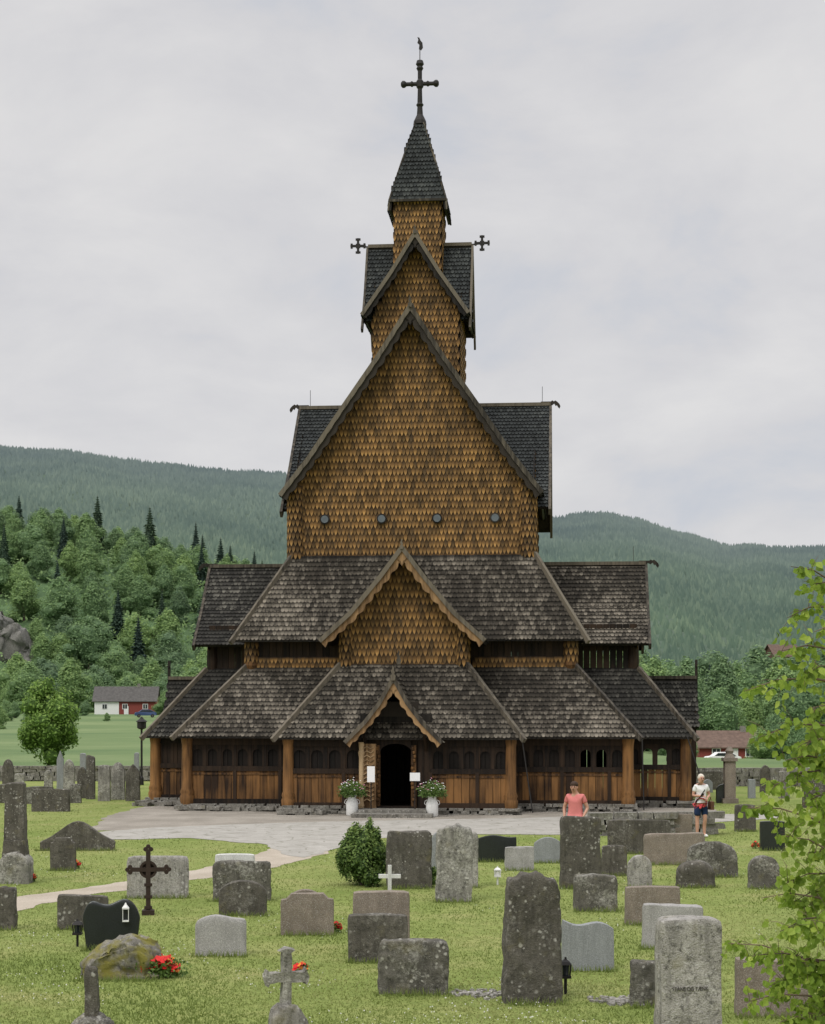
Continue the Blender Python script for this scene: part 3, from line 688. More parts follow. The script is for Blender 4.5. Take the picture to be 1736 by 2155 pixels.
# ---------------------------------------------------------------- gravestones
def prof(kind,a):
    if kind=='flat': return 1-.012*a*a
    if kind=='round': return 1-.2*a*a
    if kind=='arch': return .68+.32*math.sqrt(max(0,1-a*a*.98))
    if kind=='slant': return .975-.025*a
    if kind=='slantr': return .975+.025*a
    if kind=='wave': return .93-.08*a+.06*math.sin(a*3.2)
    if kind=='wavel': return .93+.03*a+.05*math.cos(a*3.0+.8)
    if kind=='heart': return .945+.045*math.cos((a-.45)*5.2)+.012*a-.24*abs(a)**7
    if kind=='peak': return 1-.2*abs(a)
    if kind=='ogee': return .35+.65*math.exp(-(a*1.6)**2)
    if kind=='should': return 1 if abs(a)<.62 else .88
    if kind=='jag': return .96+.03*noise.noise(V((a*2.6,7,1)))-.05*a*a
    return 1
def stone_mesh(w,h,d,kind,rough,seed,cuts=9,taper=0,pn=14,freq=2.3,narrow=0,base=-.08):
    bm=bmesh.new(); bmesh.ops.create_cube(bm,size=2); bmesh.ops.subdivide_edges(bm,edges=bm.edges[:],cuts=cuts,use_grid_fill=True)
    s=V((seed*7.3,seed*3.1,seed))
    for v in bm.verts:
        q=v.co.copy(); qq=V((q.x,q.y,max(q.z,-.2)))
        if q.z>-.3:
            k=(abs(qq.x)**pn+abs(qq.y)**pn+abs(qq.z)**pn)**(1/pn); 
            if k>1: q.x/=k;q.y/=k;q.z/=k
        c=(q.z+1)/2; a=q.x
        x=a*w/2*(1-taper*c-narrow*(1-c)); y=q.y*d/2*(1-taper*.5*c); z=base+(c*(h-base))*prof(kind,a)
        p=V((x,y,z)); nv=noise.noise_vector(p*freq+s)*rough+noise.noise_vector(p*freq*3.1+s)*rough*.55+noise.noise_vector(p*freq*8+s)*rough*.35
        v.co=p+nv*(.35 if z<.05 else 1)
    me=bpy.data.meshes.new('gravestone'); bm.to_mesh(me); bm.free()
    me.polygons.foreach_set('use_smooth',[True]*len(me.polygons)); me.set_sharp_from_angle(angle=math.radians(38 if rough<.02 else 55)); return me
LB={'lichen':'grey gravestone covered in pale lichen','dark':'dark weathered rough gravestone','pale':'pale lichen-streaked gravestone','granite':'grey granite gravestone','brown':'brownish granite gravestone','light':'light rough-hewn granite gravestone','grey':'smooth grey gravestone','black':'polished black gravestone','white':'white stone marker','boulder':'mossy rounded boulder gravestone'}
SH={'flat':'with flat top','round':'with rounded top','arch':'with arched top','slant':'with slanted top','slantr':'with slanted top','wave':'with wavy top','wavel':'with wavy top','heart':'with heart-shaped top','peak':'with pointed top','ogee':'with low curved peak','should':'with stepped shoulders','jag':'with broken uneven top'}
SEED=[1]
def grave(x0,x1,yt,yb,kind,mat,d=.2,rough=None,rz=0,label=None,taper=0,pn=None,name='gravestone',plinth=False,narrow=0,cuts=9,tilt=0):
    X,Y=gp((x0+x1)/2,yb); s=FOC/Y; w_=(x1-x0)/s; h_=(yb-yt)/s*1.0
    SEED[0]+=1
    if rough is None: rough={'lichen':.035,'dark':.035,'pale':.035,'granite':.006,'brown':.008,'light':.02,'grey':.003,'black':.002,'white':.002,'boulder':.08}[mat]
    if pn is None: pn={'grey':30,'black':36,'granite':26,'brown':26,'white':26}.get(mat,14)
    me=stone_mesh(w_,h_,d,kind,rough,SEED[0],cuts,taper,pn,narrow=narrow); me.materials.append(ST[mat])
    o=mk(name,me,loc=(X,Y+d/2,0),rz=rz,label=label or (LB[mat]+' '+SH[kind]+' on grass'),category='gravestone',group='gravestones in the churchyard')
    if tilt: o.rotation_euler=(0,tilt,rz)
    if plinth:
        m=MB(); m.box((0,0,.05),(w_*1.18,d*1.7,.14)); m.obj('plinth',[ST[mat]],o)
    return o
G=grave
G(1060,1183,1828,2112,'jag','dark',.3,.032,.06,'tall dark standing stone slab with white lichen spots',narrow=.0,taper=.10,cuts=24,pn=18)
TK=G(1388,1518,1935,2235,'flat','light',.32,.016,.10,'tall light granite pillar with carved words on its face',taper=.02,pn=30,cuts=22)
cu=bpy.data.curves.new('inscription','FONT'); cu.body='STANS OG TÆNK'; cu.size=.058; cu.extrude=.003; cu.align_x='CENTER'
to=bpy.data.objects.new('inscription',cu); COL.objects.link(to)
bpy.context.view_layer.update(); dg=bpy.context.evaluated_depsgraph_get(); tm=bpy.data.meshes.new_from_object(to.evaluated_get(dg)); bpy.data.objects.remove(to)
tm.materials.clear(); tm.materials.append(m_plain('carved_letter',(.07,.065,.058),.9)); to=mk('inscription',tm,TK,loc=(-.02,-.170,.70)); to.rotation_euler=(math.pi/2,0,0); to.scale=(.78,1,1)
G(1327,1392,2025,2118,'flat','lichen',.2,cuts=14)
G(1552,1702,2018,2140,'slant','brown',.22,.01,-.1,'brown granite gravestone partly behind birch leaves')
G(1183,1292,1936,2043,'wave','grey',.14,rz=.05,plinth=False,label='pale grey smooth gravestone with sweeping curved top')
G(797,942,1980,2093,'flat','lichen',.24,.03,-.05,cuts=18)
G(732,858,1925,2025,'flat','dark',.22,.012,.04,pn=22,label='dark stained block gravestone with flat top')
G(742,862,1876,2003,'flat','brown',.2,.006,.02)
G(590,702,1880,1968,'should','brown',.16,.006,.05)
G(604,680,1872,1950,'round','brown',.16,.008,.05)
G(410,517,1924,2012,'wavel','granite',.16,.006,.05,label='light granite gravestone with wavy asymmetric top',pn=9)
BK=G(173,293,1893,2000,'heart','black',.14,rz=.15,label='polished black heart-topped gravestone with small lantern',narrow=.16,cuts=20)
m=MB(); m.box((.2,-.1,.42),(.09,.07,.02)); m.box((.2,-.1,.6),(.1,.08,.02)); m.lathe((.2,-.1,.61),[(.05,0),(.02,.04),(.008,.07)],6)
for a in(-.04,.04):
    for b in(-.13,-.07): m.beam((.2+a,b,.42),(.2+a,b,.6),.008,.008)
m.obj('lantern',[WHITE],BK)
G(120,224,1883,1956,'slant','dark',.2,.008,.1,pn=20)
RK=G(168,328,1985,2062,'round','boulder',.7,.10,.1,'mossy rounded boulder lying in the grass',pn=3,cuts=16)
G(266,395,1802,1890,'flat','light',.2,.01,.1)
G(452,535,1797,1880,'flat','white',.12,.002)
G(447,568,1813,1896,'flat','lichen',.25,.03,cuts=14)
G(460,560,1854,1927,'arch','dark',.2,.01,.08,pn=20)
G(105,158,1763,1832,'should','dark',.15,.01,.08,pn=20)
G(84,240,1728,1790,'ogee','dark',.2,.015,.08,'wide low dark gravestone with curved central peak',pn=20,cuts=13)
G(-10,30,1868,1957,'flat','dark',.2)
G(813,908,1750,1870,'flat','dark',.24,.03,.03,cuts=14)
G(918,993,1730,1898,'jag','pale',.26,.03,.05,'tall pale stone pillar streaked with lichen',cuts=18)
G(968,1006,1752,1868,'flat','pale',.22,.02)
G(1005,1087,1756,1814,'wavel','black',.12)
G(1064,1124,1782,1832,'flat','granite',.16,.02)
G(1124,1183,1762,1816,'round','grey',.12)
G(1180,1265,1718,1870,'flat','dark',.26,.025,.02,'tall rough dark gravestone mottled with lichen',cuts=16)
G(1267,1319,1780,1843,'flat','dark',.16,.015)
G(1210,1301,1842,1918,'flat','lichen',.22,.03,cuts=14)
G(1280,1412,1725,1797,'flat','dark',.2,.012,pn=20)
G(1356,1484,1752,1820,'slantr','brown',.2,.012,pn=16)
G(1322,1372,1800,1868,'round','light',.15,.02)
G(1317,1432,1866,1946,'flat','brown',.2,.008,-.03)
G(1354,1482,1902,1996,'slant','granite',.2,.018,-.06,pn=16)
G(1447,1553,1772,1846,'arch','lichen',.24,.03,cuts=14)
G(1428,1506,1815,1868,'arch','dark',.4,.04,pn=5)
G(1408,1457,1713,1757,'flat','brown',.15,.01)
G(1547,1591,1693,1750,'flat','dark',.16,.01)
G(1600,1652,1728,1790,'flat','black',.12)
G(1577,1640,1802,1870,'arch','lichen',.2,.02)
G(1690,1750,1640,1700,'flat','dark',.16,.01)
G(905,935,1752,1840,'round','grey',.12)
for a in [(4,28,1598,1668,'arch','dark'),(30,50,1628,1672,'flat','pale'),(92,110,1620,1672,'arch','pale'),(119,133,1580,1665,'peak','grey'),(133,156,1598,1668,'round','pale'),(162,182,1614,1680,'arch','dark'),(168,180,1585,1660,'flat','grey'),(181,199,1588,1682,'slant','dark'),(206,231,1610,1686,'flat','pale'),(233,262,1604,1683,'arch','pale'),(264,294,1608,1686,'peak','dark'),(282,292,1584,1660,'flat','grey'),(54,112,1655,1692,'flat','lichen'),(66,146,1660,1708,'flat','dark'),(146,170,1650,1690,'flat','lichen'),(-5,40,1650,1690,'flat','dark'),
 (1472,1520,1622,1662,'flat','dark'),(1600,1622,1610,1668,'round','dark'),(1640,1662,1622,1680,'flat','pale'),(1575,1590,1640,1680,'flat','grey'),(1480,1500,1640,1668,'round','grey'),(1508,1540,1650,1690,'arch','black')]:
    G(*a,d=.18,rough=.01,cuts=5)
X,Y=gp(1535,1690); m=MB(); m.box((0,0,.75),(.38,.38,1.5)); m.box((0,0,1.56),(.5,.5,.12)); m.lathe((0,0,1.62),[(.2,0),(.12,.15),(.16,.25),(.05,.4)],10); m.box((0,0,.08),(.55,.55,.18)); m.obj('gate_pillar',[ST['brown']],loc=(X,Y,0),label='brown stone pillar with capped top beside the wall',category='pillar')
X,Y=gp(28,1860); o=mk('obelisk',None,loc=(X,Y+.2,0),label='tall lichen-spotted stone obelisk on a rough plinth',category='gravestone',group='gravestones in the churchyard')
me=stone_mesh(.62,.62,.5,'round',.03,3,9,0,9); me.materials.append(ST['pale']); mk('plinth',me,o)
me=stone_mesh(.46,.28,.4,'flat',.008,4,6,.1,20); me.materials.append(ST['dark']); mk('shaft_base',me,o,loc=(0,0,.58))
me=stone_mesh(.40,1.18,.32,'flat',.012,6,10,.08,24); me.materials.append(ST['dark']); mk('shaft',me,o,loc=(0,0,.8))
def stone_cross(a,b,wd,ht,mat,label,th=.09,rz=0,flare=True,base=True,z0=0,tk=.17):
    X,Y=gp(a,b); o=mk('stone_cross',None,loc=(X,Y,z0),rz=rz,label=label,category='gravestone',group='gravestones in the churchyard')
    t=wd*tk; zc=ht*.68; f=t*.38 if flare else 0
    ol=[(-t*.6,0),(t*.6,0),(t/2*.9,zc-t/2),(wd/2-.05,zc-t/2),(wd/2-.03,zc-t/2-f),(wd/2,zc),(wd/2-.03,zc+t/2+f),(wd/2-.05,zc+t/2),(t/2*.9,zc+t/2),(t/2,ht-.05),(t/2+f,ht-.03),(0,ht),(-t/2-f,ht-.03),(-t/2,ht-.05),(-t/2*.9,zc+t/2),(-wd/2+.05,zc+t/2),(-wd/2+.03,zc+t/2+f),(-wd/2,zc),(-wd/2+.03,zc-t/2-f),(-wd/2+.05,zc-t/2),(-t/2*.9,zc-t/2)]
    if not flare: ol=[(-t/2,0),(t/2,0),(t/2,zc-t/2),(wd/2,zc-t/2),(wd/2,zc+t/2),(t/2,zc+t/2),(t/2,ht),(-t/2,ht),(-t/2,zc+t/2),(-wd/2,zc+t/2),(-wd/2,zc-t/2),(-t/2,zc-t/2)]
    bm=bmesh.new(); fc=bm.faces.new([bm.verts.new((x,-th/2,z)) for x,z in ol]); r=bmesh.ops.extrude_face_region(bm,geom=[fc]); 
    for v in [g for g in r['geom'] if isinstance(g,bmesh.types.BMVert)]: v.co.y=th/2
    bmesh.ops.triangulate(bm,faces=bm.faces[:]); bmesh.ops.subdivide_edges(bm,edges=bm.edges[:],cuts=2); 
    if flare:
        for v in bm.verts: v.co+=noise.noise_vector(v.co*9)*.018
    bmesh.ops.recalc_face_normals(bm,faces=bm.faces[:]); me=bpy.data.meshes.new('cross'); bm.to_mesh(me); bm.free(); me.materials.append(ST[mat]); mk('cross',me,o)
    if base:
        me=stone_mesh(wd*.95,.36,.36,'round',.06,a,9,.25,5); me.materials.append(ST['rock']); mk('plinth',me,o)
    return o,me
stone_cross(602,2190,.47,.98,'pale','weathered stone cross with flared arms on rocky base',.11,.3,tk=.22)
stone_cross(820,1893,.40,.62,'white','small white marble cross standing on grass',.08,0,False,False,.0)
X,Y=gp(193,2205); o=mk('broken_cross',None,loc=(X,Y,0),label='broken dark post on rocky lichen-covered base',category='gravestone',group='gravestones in the churchyard')
me=stone_mesh(.56,.36,.5,'round',.07,31,10,.3,4); me.materials.append(ST['lichen']); mk('plinth',me,o)
me=stone_mesh(.13,.50,.11,'flat',.012,33,6,.0,12); me.materials.append(ST['dark']); mk('post',me,o,loc=(0,0,.34))
X,Y=gp(312,1925); m=MB(); s=FOC/Y; H_=138/s; zc=H_*.69
m.box((0,0,H_/2),(.075,.05,H_)); m.box((0,0,zc),(.60,.051,.07))
for dx,dz in((-.3,zc),(.3,zc),(0,H_)):
    for a in range(4):
        an=a*math.pi/2; m.lathe((dx+.045*math.cos(an),0,dz+.045*math.sin(an)),[(.035,-.02),(.04,0),(.035,.02)],8,0,None,Matrix.Rotation(math.pi/2,3,'X'))
m.lathe((0,0,zc),[(.15,-.015),(.15,.015),(.11,.015),(.11,-.015)],16,0,None,Matrix.Rotation(math.pi/2,3,'X'))
for z in(.12,.3,.5): m.box((0,0,z),(.13,.07,.05))
m.box((0,0,.03),(.2,.2,.1)); m.obj('iron_cross',[RUST],loc=(X,Y,0),rz=.1,label='ornate dark wrought iron grave cross in grass',category='grave cross')
def lantern(a,b,h_,mat,label):
    X,Y=gp(a,b); o=mk('grave_lantern',None,loc=(X,Y,0),label=label,category='lantern',group='small grave lanterns'); m=MB(); k=h_
    m.tube([(0,0,0),(0,0,k*.45)],.02,6)
    m.box((0,0,k*.47),(.13,.13,.03))
    for x in(-.05,.05):
        for y in(-.05,.05): m.beam((x,y,k*.48),(x*1.2,y*1.2,k*.8),.012,.012)
    m.lathe((0,0,0),[(.1,k*.8),(.07,k*.88),(.02,k*.94),(.015,k)],4,0,None,Matrix.Rotation(math.pi/4,3,'Z')); m.obj('frame',[mat],o)
    m=MB(); m.lathe((0,0,0),[(.045,k*.5),(.055,k*.78)],8); m.obj('glass',[GLASS if mat is IRON else WHITE],o)
lantern(1047,1862,.36,WHITE,'small white grave lantern with domed roof'); lantern(1190,2092,.45,IRON,'small black iron grave lantern on stake'); lantern(163,1992,.4,IRON,'small black metal grave lantern beside black stone')
RED=m_plain('red_petal',(.58,.015,.012),.6); ORG=m_plain('orange_petal',(.65,.22,.02),.6)
def flowers(a,b,wd,ht,label,n=40):
    X,Y=gp(a,b); rr=random.Random(a); m=MB()
    for i in range(n*4):
        x=rr.gauss(0,wd*.25);y=rr.gauss(0,wd*.2);z=rr.random()*ht*.75; p=V((x,y,z)); d=V((rr.gauss(0,1),rr.gauss(0,1),rr.random()+.3)).normalized(); e=d.orthogonal().normalized()
        m.add([p,p+d*.03+e*.015,p+d*.055,p+d*.03-e*.015],[(0,1,2,3)],0,(rr.random(),.5,.5))
    for i in range(n):
        x=rr.uniform(-.5,.5)*wd*.95;y=rr.uniform(-.5,.5)*wd*.6;z=ht*rr.uniform(.55,1)*(1-.5*(2*x/wd)**2); mt=1 if rr.random()<.85 else 2
        p=V((x,y,z)); nn=V((rr.gauss(0,.4),rr.gauss(-.5,.4),.8)).normalized(); e=nn.orthogonal().normalized(); f=nn.cross(e)
        for k in range(5):
            an=k*1.2566; q=(e*math.cos(an)+f*math.sin(an))*.036; g_=(f*math.cos(an)-e*math.sin(an))*.018
            m.add([p,p+q*.6+g_,p+q,p+q*.6-g_],[(0,1,2,3)],mt)
    m.obj('flower_clump',[LF_BUSH,RED,ORG],loc=(X,Y,0),label=label,category='flowers',group='red flowers planted at the graves')
flowers(336,2056,.50,.27,'large clump of bright red flowers at a boulder',300)
for a,b in((706,1963),(161,1827),(68,1856),(1590,1786),(632,2052)): flowers(a,b,.17,.17,'small clump of red flowers at a grave',26)
m=MB()
for i in range(140):
    a=R.gauss(1010,30) if i<70 else R.gauss(1290,30); b=R.gauss(2093,4) if i<70 else R.gauss(2108,4); X,Y=gp(a,b); rockbox(m,(X,Y,.012),(R.uniform(.03,.08),R.uniform(.03,.07),.035),R.random(),R.random()*3)
m.obj('pebbles',[ST['light']],kind='stuff',label='pale pebbles scattered around grave bases')
def drywall(x0,x1,Y,h_,label,y1=None,th=.45,name='stone_wall'):
    m=MB(); y1=Y if y1 is None else y1; z=-.1
    while z<h_:
        s=x0; hh=R.uniform(.12,.2)
        while s<x1:
            l=R.uniform(.25,.75); t_=(s-x0)/(x1-x0); rockbox(m,(s+l/2,Y+(y1-Y)*t_+R.uniform(-.04,.04),z+hh/2),(l,th,hh*1.08),R.random(),R.uniform(-.05,.05)); s+=l
        z+=hh*.95
    m.obj(name,[ST['rock']],label=label,category='wall')
drywall(-28,-11,79,.6,'low dry stone churchyard wall')
drywall(12,30,74,.6,'low dry stone churchyard wall behind graves')
drywall(4.7,7.9,46,.5,'low stone wall with flat slab top',46.5)

# ---------------------------------------------------------------- trees
def leaf_cloud(mb,lobes,n,size,seed,core=True,mat=0,cc=.2,rin=.72):
    rr=random.Random(seed); wts=[(a[3]*a[4]+a[4]*a[5]+a[3]*a[5]) for a in lobes]
    zmin=min(a[2]-a[5] for a in lobes);zmax=max(a[2]+a[5] for a in lobes)
    if core:
        for a in lobes:
            bm=bmesh.new(); bmesh.ops.create_icosphere(bm,subdivisions=2,radius=1)
            vs=[V((a[0]+v.co.x*a[3]*.72,a[1]+v.co.y*a[4]*.72,a[2]+v.co.z*a[5]*.72))+noise.noise_vector(v.co*2+V(a[:3]))*.2*a[3] for v in bm.verts]
            fs=[tuple(v.index for v in f.verts) for f in bm.faces]; bm.free(); mb.add(vs,fs,mat,(cc,cc,.1))  # dark core blocks see-through; shade inside the crown painted into its colour
    for a in rr.choices(lobes,wts,k=n):
        d=V((rr.gauss(0,1),rr.gauss(0,1),rr.gauss(0,1))).normalized(); r=rr.uniform(rin,1.1)
        p=V((a[0]+d.x*a[3]*r,a[1]+d.y*a[4]*r,a[2]+d.z*a[5]*r))
        nn=(d+V((rr.gauss(0,.5),rr.gauss(0,.5),rr.gauss(0,.5)+.25))).normalized(); e=nn.orthogonal().normalized(); e=(Matrix.Rotation(rr.uniform(0,6.28),3,nn)@e); f=nn.cross(e); s=size*rr.uniform(.6,1.3)
        up=max(0,min(1,(d.z*.5+.5)*.65+(p.z-zmin)/(zmax-zmin)*.2+(r-.72)*.5))  # light from above put into leaf tone, paler toward upper and outer leaves
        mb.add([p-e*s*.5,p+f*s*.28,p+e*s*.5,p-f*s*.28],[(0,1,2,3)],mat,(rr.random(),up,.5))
def decid(seed,H=12,Wd=4.2,n=4200,size=.44):
    rr=random.Random(seed); mb=MB(); lobes=[]
    lobes.append((0,0,H*.5,Wd*.72,Wd*.72,H*.36)); lobes.append((0,0,H*.66,Wd*.62,Wd*.62,H*.27))
    for i in range(17):
        t=rr.uniform(.15,1); rad=Wd*math.sin(math.pi*min(1,t*.8+.14))*.8; a=rr.uniform(0,6.28); q=rad*math.sqrt(rr.random())
        s=rr.uniform(.7,1.3)*Wd*.34; lobes.append((q*math.cos(a),q*math.sin(a),H*.88*t-s*.1,s,s,s*rr.uniform(.75,1.1)))
    lobes.append((0,0,H*.93,Wd*.24,Wd*.24,H*.1))
    leaf_cloud(mb,lobes,n,size,seed,cc=.35,rin=.8)
    mb.tube([(0,0,-1),(0.1,0,H*.3),(0,.1,H*.6),(0,0,H*.85)],[.28,.22,.14,.05],7,1)
    for i in range(6):
        a=rr.uniform(0,6.28); z=H*rr.uniform(.2,.5); mb.tube([(0,0,z),(Wd*.35*math.cos(a),Wd*.35*math.sin(a),z+H*.12),(Wd*.6*math.cos(a),Wd*.6*math.sin(a),z+H*.2)],[.1,.07,.03],5,1)
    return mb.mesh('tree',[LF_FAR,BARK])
def fir(seed,H=15,Wd=2.6):
    rr=random.Random(seed); mb=MB(); mb.tube([(0,0,-1),(0,0,H)],[.22,.03],6,1); k=24
    mb.lathe((0,0,0),[(.1,H*.1),(Wd*.55,H*.14),(Wd*.3,H*.55),(.05,H*.97)],8,0,(.1,.1,.1))
    for i in range(k):
        t=i/k; z=H*(.1+.9*t); r=Wd*(1-t)**.85*rr.uniform(.8,1.12)+.12; nb=int(14-6*t)
        for j in range(nb):
            a=6.283*j/nb+rr.random(); rl=r*rr.uniform(.7,1.15); d=V((math.cos(a),math.sin(a),0)); e=V((-d.y,d.x,0)); w_=rl*.22+.1
            p0=V((0,0,z));p1=d*rl*.55+V((0,0,z-rl*.12));p2=d*rl+V((0,0,z-rl*.45))
            mb.add([p0,p1+e*w_,p2,p1-e*w_],[(0,1,2,3)],0,(rr.random(),.25+.5*rr.random(),.5))
            mb.add([p0+V((0,0,-.1)),p1+e*w_*.4-V((0,0,w_*1.3)),p2,p1],[(0,1,2,3)],0,(rr.random(),.3*rr.random(),.5))
    return mb.mesh('fir_tree',[LF_FIR,BARK])
TD=[decid(11),decid(12,12,3.6),decid(13,12,5),decid(14,12,4.6),decid(15,12,3.4)]
TF=[fir(21),fir(22,15,2.2)]
def put_tree(x,y,z,H,f=False,group='wooded hillside trees',wide=1.0):
    me=R.choice(TF) if f else R.choice(TD); b=15 if f else 12; s=H/b
    o=mk('fir_tree' if f else 'leafy_tree',me,loc=(x,y,z),rz=R.uniform(0,6.28),scale=(s*R.uniform(.95,1.25)*wide,s*R.uniform(.95,1.25)*wide,s),label='dark green conifer in the valley woods' if f else 'green leafy tree in the valley woods',category='tree',group=group)
    return o
def interp(x,P):
    if x<=P[0][0]: return P[0][1]
    for (a,b),(c,d) in zip(P,P[1:]):
        if x<=c: return b+(d-b)*(x-a)/(c-a)
    return P[-1][1]
HP=[(-400,60),(-260,66),(-145,64),(-120,62),(-95,55),(-75,49),(-45,40),(-20,28),(10,8),(30,-4)]
def mh(x,y):
    X=x*600/max(y,430); return -2+(interp(X,HP)+2)*sst(425,640,y)*(1-.25*sst(640,800,y))
def m_forest_floor():
    m=Mt('forest_floor',.95,.1); n=m.noise(.08,5); return m.col(m.ramp(n,[(.35,(.08,.135,.065)),(.7,(.125,.19,.09))]))
FF=m_forest_floor()
mb=MB(); xs=list(range(-420,61,12)); ys=list(range(415,820,12))
mb.add([(x,y,mh(x,y)) for y in ys for x in xs],[(j*len(xs)+i,j*len(xs)+i+1,(j+1)*len(xs)+i+1,(j+1)*len(xs)+i) for j in range(len(ys)-1) for i in range(len(xs)-1)])
mb.obj('wooded_hill',[FF],smooth=True,kind='structure')
cnt=0
yy=432
while yy<690:
    xx=lx(-50,yy)+R.uniform(0,8)
    while xx<lx(670,yy) :
        x=xx+R.uniform(-3,3); y=yy+R.uniform(-5,5); px=868+x*3600/y; z=mh(x,y); py=HY-(z-CH)*3600/y
        cl=(px<75 and 1345<py<1470 and y>460)
        if not cl and cnt<215:
            f=R.random()<.06+(.08 if yy>600 else 0); put_tree(x,y,z-1,R.uniform(12,17)*(1.2 if f else 1),f,wide=1.12); cnt+=1
        xx+=R.uniform(8.5,12)
    yy+=R.uniform(17,20) if yy<640 else 25
mb=MB(); rr=random.Random(77)
for i in range(20000):
    y=rr.uniform(425,660); x=lx(rr.uniform(-80,700),y); z=mh(x,y)
    px=868+x*3600/y; py=HY-(z-CH)*3600/y
    if px<75 and 1330<py<1405: continue
    big=noise.noise(V((x*.12,y*.12,3))); hh=rr.random()*(3+4*max(0,big+.3)); p=V((x,y,z+hh)); nn=V((rr.gauss(0,.6),rr.gauss(-.5,.5),rr.gauss(.5,.5))).normalized(); e=nn.orthogonal().normalized(); e=Matrix.Rotation(rr.uniform(0,6.28),3,nn)@e; f=nn.cross(e); s=rr.uniform(.5,1.1)
    mb.add([p-e*s*.7,p+f*s*.4,p+e*s*.7,p-f*s*.4],[(0,1,2,3)],0,(rr.random(),min(1,hh/7+.2),.5))
mb.obj('undergrowth',[LF_FAR],kind='stuff',label='dense green undergrowth covering the wooded hillside')
for a,H_ in((205,21),(315,22),(412,21),(40,17)):
    y=628; x=lx(a,y); put_tree(x,y,mh(x,y)+1,H_,True)
for a,w_,h_,sd,Y in((24,15,11,3,503),(-14,13,8,9,520)):
    x=lx(a,Y); me=stone_mesh(w_,h_,12,'round',2.2,sd,22,.25,7,.14,base=-4); me.materials.append(ST['cliff'])
    mk('rock_outcrop',me,loc=(x,Y,mh(x,Y)-2.5),kind='structure')
for a,y,H_ in((55,470,11),(-5,455,9),(20,445,8),(88,490,13),(75,505,12)):
    x=lx(a,y); put_tree(x,y,mh(x,y)-1,H_)
for i in range(44):
    y=R.uniform(300,430); a=R.uniform(1130,1820); x=lx(a,y); 
    put_tree(x,y,gh(x,y)-.5,R.uniform(14.5,19.5)*y/350,R.random()<.08,'tree belt beyond the church')
for i in range(8):
    a=1345+i*58; y=R.uniform(262,290); x=lx(a,y); put_tree(x,y,gh(x,y)-.5,R.uniform(9,13),False,'tree belt beyond the church')
for a,y,H_ in((1405,190,4.2),(1600,190,4.5),(1455,180,3.0),(1640,200,6.5),(1690,185,5)):
    x=lx(a,y); put_tree(x,y,gh(x,y)-.3,H_,False,'bushes and small trees near the barn')
for a,y,H_ in((150,400,13),(60,395,12),(20,400,7),(360,405,8),(345,420,10),(30,330,3.5),(400,410,8),(265,420,9),(235,424,8),(330,424,8),(195,430,10),(10,300,4),(180,360,3.5),(130,340,4),(350,370,5.5),(60,280,3),(225,300,1.8),(380,300,4),(0,240,3.5)):
    x=lx(a,y); put_tree(x,y,gh(x,y)-.3,H_,False,'trees at the foot of the hill',1.2)
RP=[(-900,960),(-300,930),(0,938),(150,948),(300,968),(450,985),(600,1000),(760,1050),(950,1078),(1130,1090),(1250,1082),(1350,1090),(1450,1118),(1530,1150),(1640,1152),(1736,1146),(2000,1130),(2600,1100)]
def fh(px,t): 
    R_=(HY-interp(px,RP))/1.2
    return CH+R_*(t**.9)+ (noise.noise(V((px*.006,t*3,2)))*26+noise.noise(V((px*.02,t*9,5)))*9)*min(1,t*2)*(1-t*.65) -8
def m_far(name,tree):
    m=Mt(name,1,.0); r,g,b=m.attr(); n=m.noise(.0035,6,None,.6)
    if tree:
        near=m.ramp(r,[(0,(.074,.112,.083)),(.6,(.094,.136,.098)),(1,(.122,.165,.114))]); far=m.ramp(r,[(0,(.118,.150,.148)),(1,(.138,.172,.165))])  # aerial haze painted into the tree colours, paler and bluer with distance
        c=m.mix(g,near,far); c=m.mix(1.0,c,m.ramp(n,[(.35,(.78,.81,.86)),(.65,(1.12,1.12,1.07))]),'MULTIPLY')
        # crowns are fluffy: soften the facet normals toward the sky
        ge=m.n('ShaderNodeNewGeometry').outputs['Normal']; a=m.n('ShaderNodeVectorMath',operation='SCALE'); m.put(a.inputs[0],ge); a.inputs['Scale'].default_value=.45
        ad=m.n('ShaderNodeVectorMath',operation='ADD'); m.put(ad.inputs[0],a.outputs[0]); ad.inputs[1].default_value=(-.1,-.45,.65)
        no=m.n('ShaderNodeVectorMath',operation='NORMALIZE'); m.put(no.inputs[0],ad.outputs[0]); m.put(m.b.inputs['Normal'],no.outputs[0])
    else: c=m.ramp(n,[(.3,(.085,.118,.092)),(.7,(.105,.14,.108))])
    return m.col(c)
mb=MB(); pxs=list(range(-900,2601,35)); ts=[i/26 for i in range(27)]
vs=[]
for t_ in ts:
    Y=1200+1800*t_
    for p in pxs: vs.append(((p-868)*Y/3600,Y,fh(p,t_)))
n=len(pxs); mb.add(vs,[(j*n+i,j*n+i+1,(j+1)*n+i+1,(j+1)*n+i) for j in range(26) for i in range(n-1)],0,(.5,.5,.5))
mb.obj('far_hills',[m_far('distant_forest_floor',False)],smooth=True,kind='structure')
rg=np.random.default_rng(4)
NT=46000; P=rg.uniform(-150,1890,NT); T=rg.uniform(0.02,1,NT)**.75; T[:3200]=rg.uniform(.97,1.0,3200)
V3=np.zeros((NT,6,3),np.float32); C3=np.ones((NT,6,4),np.float32)
for i in range(NT):
    Y=1200+1800*T[i]; X=(P[i]-868)*Y/3600; z=fh(P[i],T[i]); h_=rg.uniform(6,13)*(.7+.3*T[i]); r=rg.uniform(2.8,5.4)*(.75+.25*T[i]); a0=rg.uniform(0,6.28)
    V3[i,0]=(X,Y,z+h_)
    for k in range(5):
        a=a0+k*1.2566; V3[i,1+k]=(X+r*math.cos(a),Y+r*math.sin(a),z-2.5)
    C3[i,:,0]=rg.random(); C3[i,:,1]=min(1,max(0,T[i]*1.25-.25))
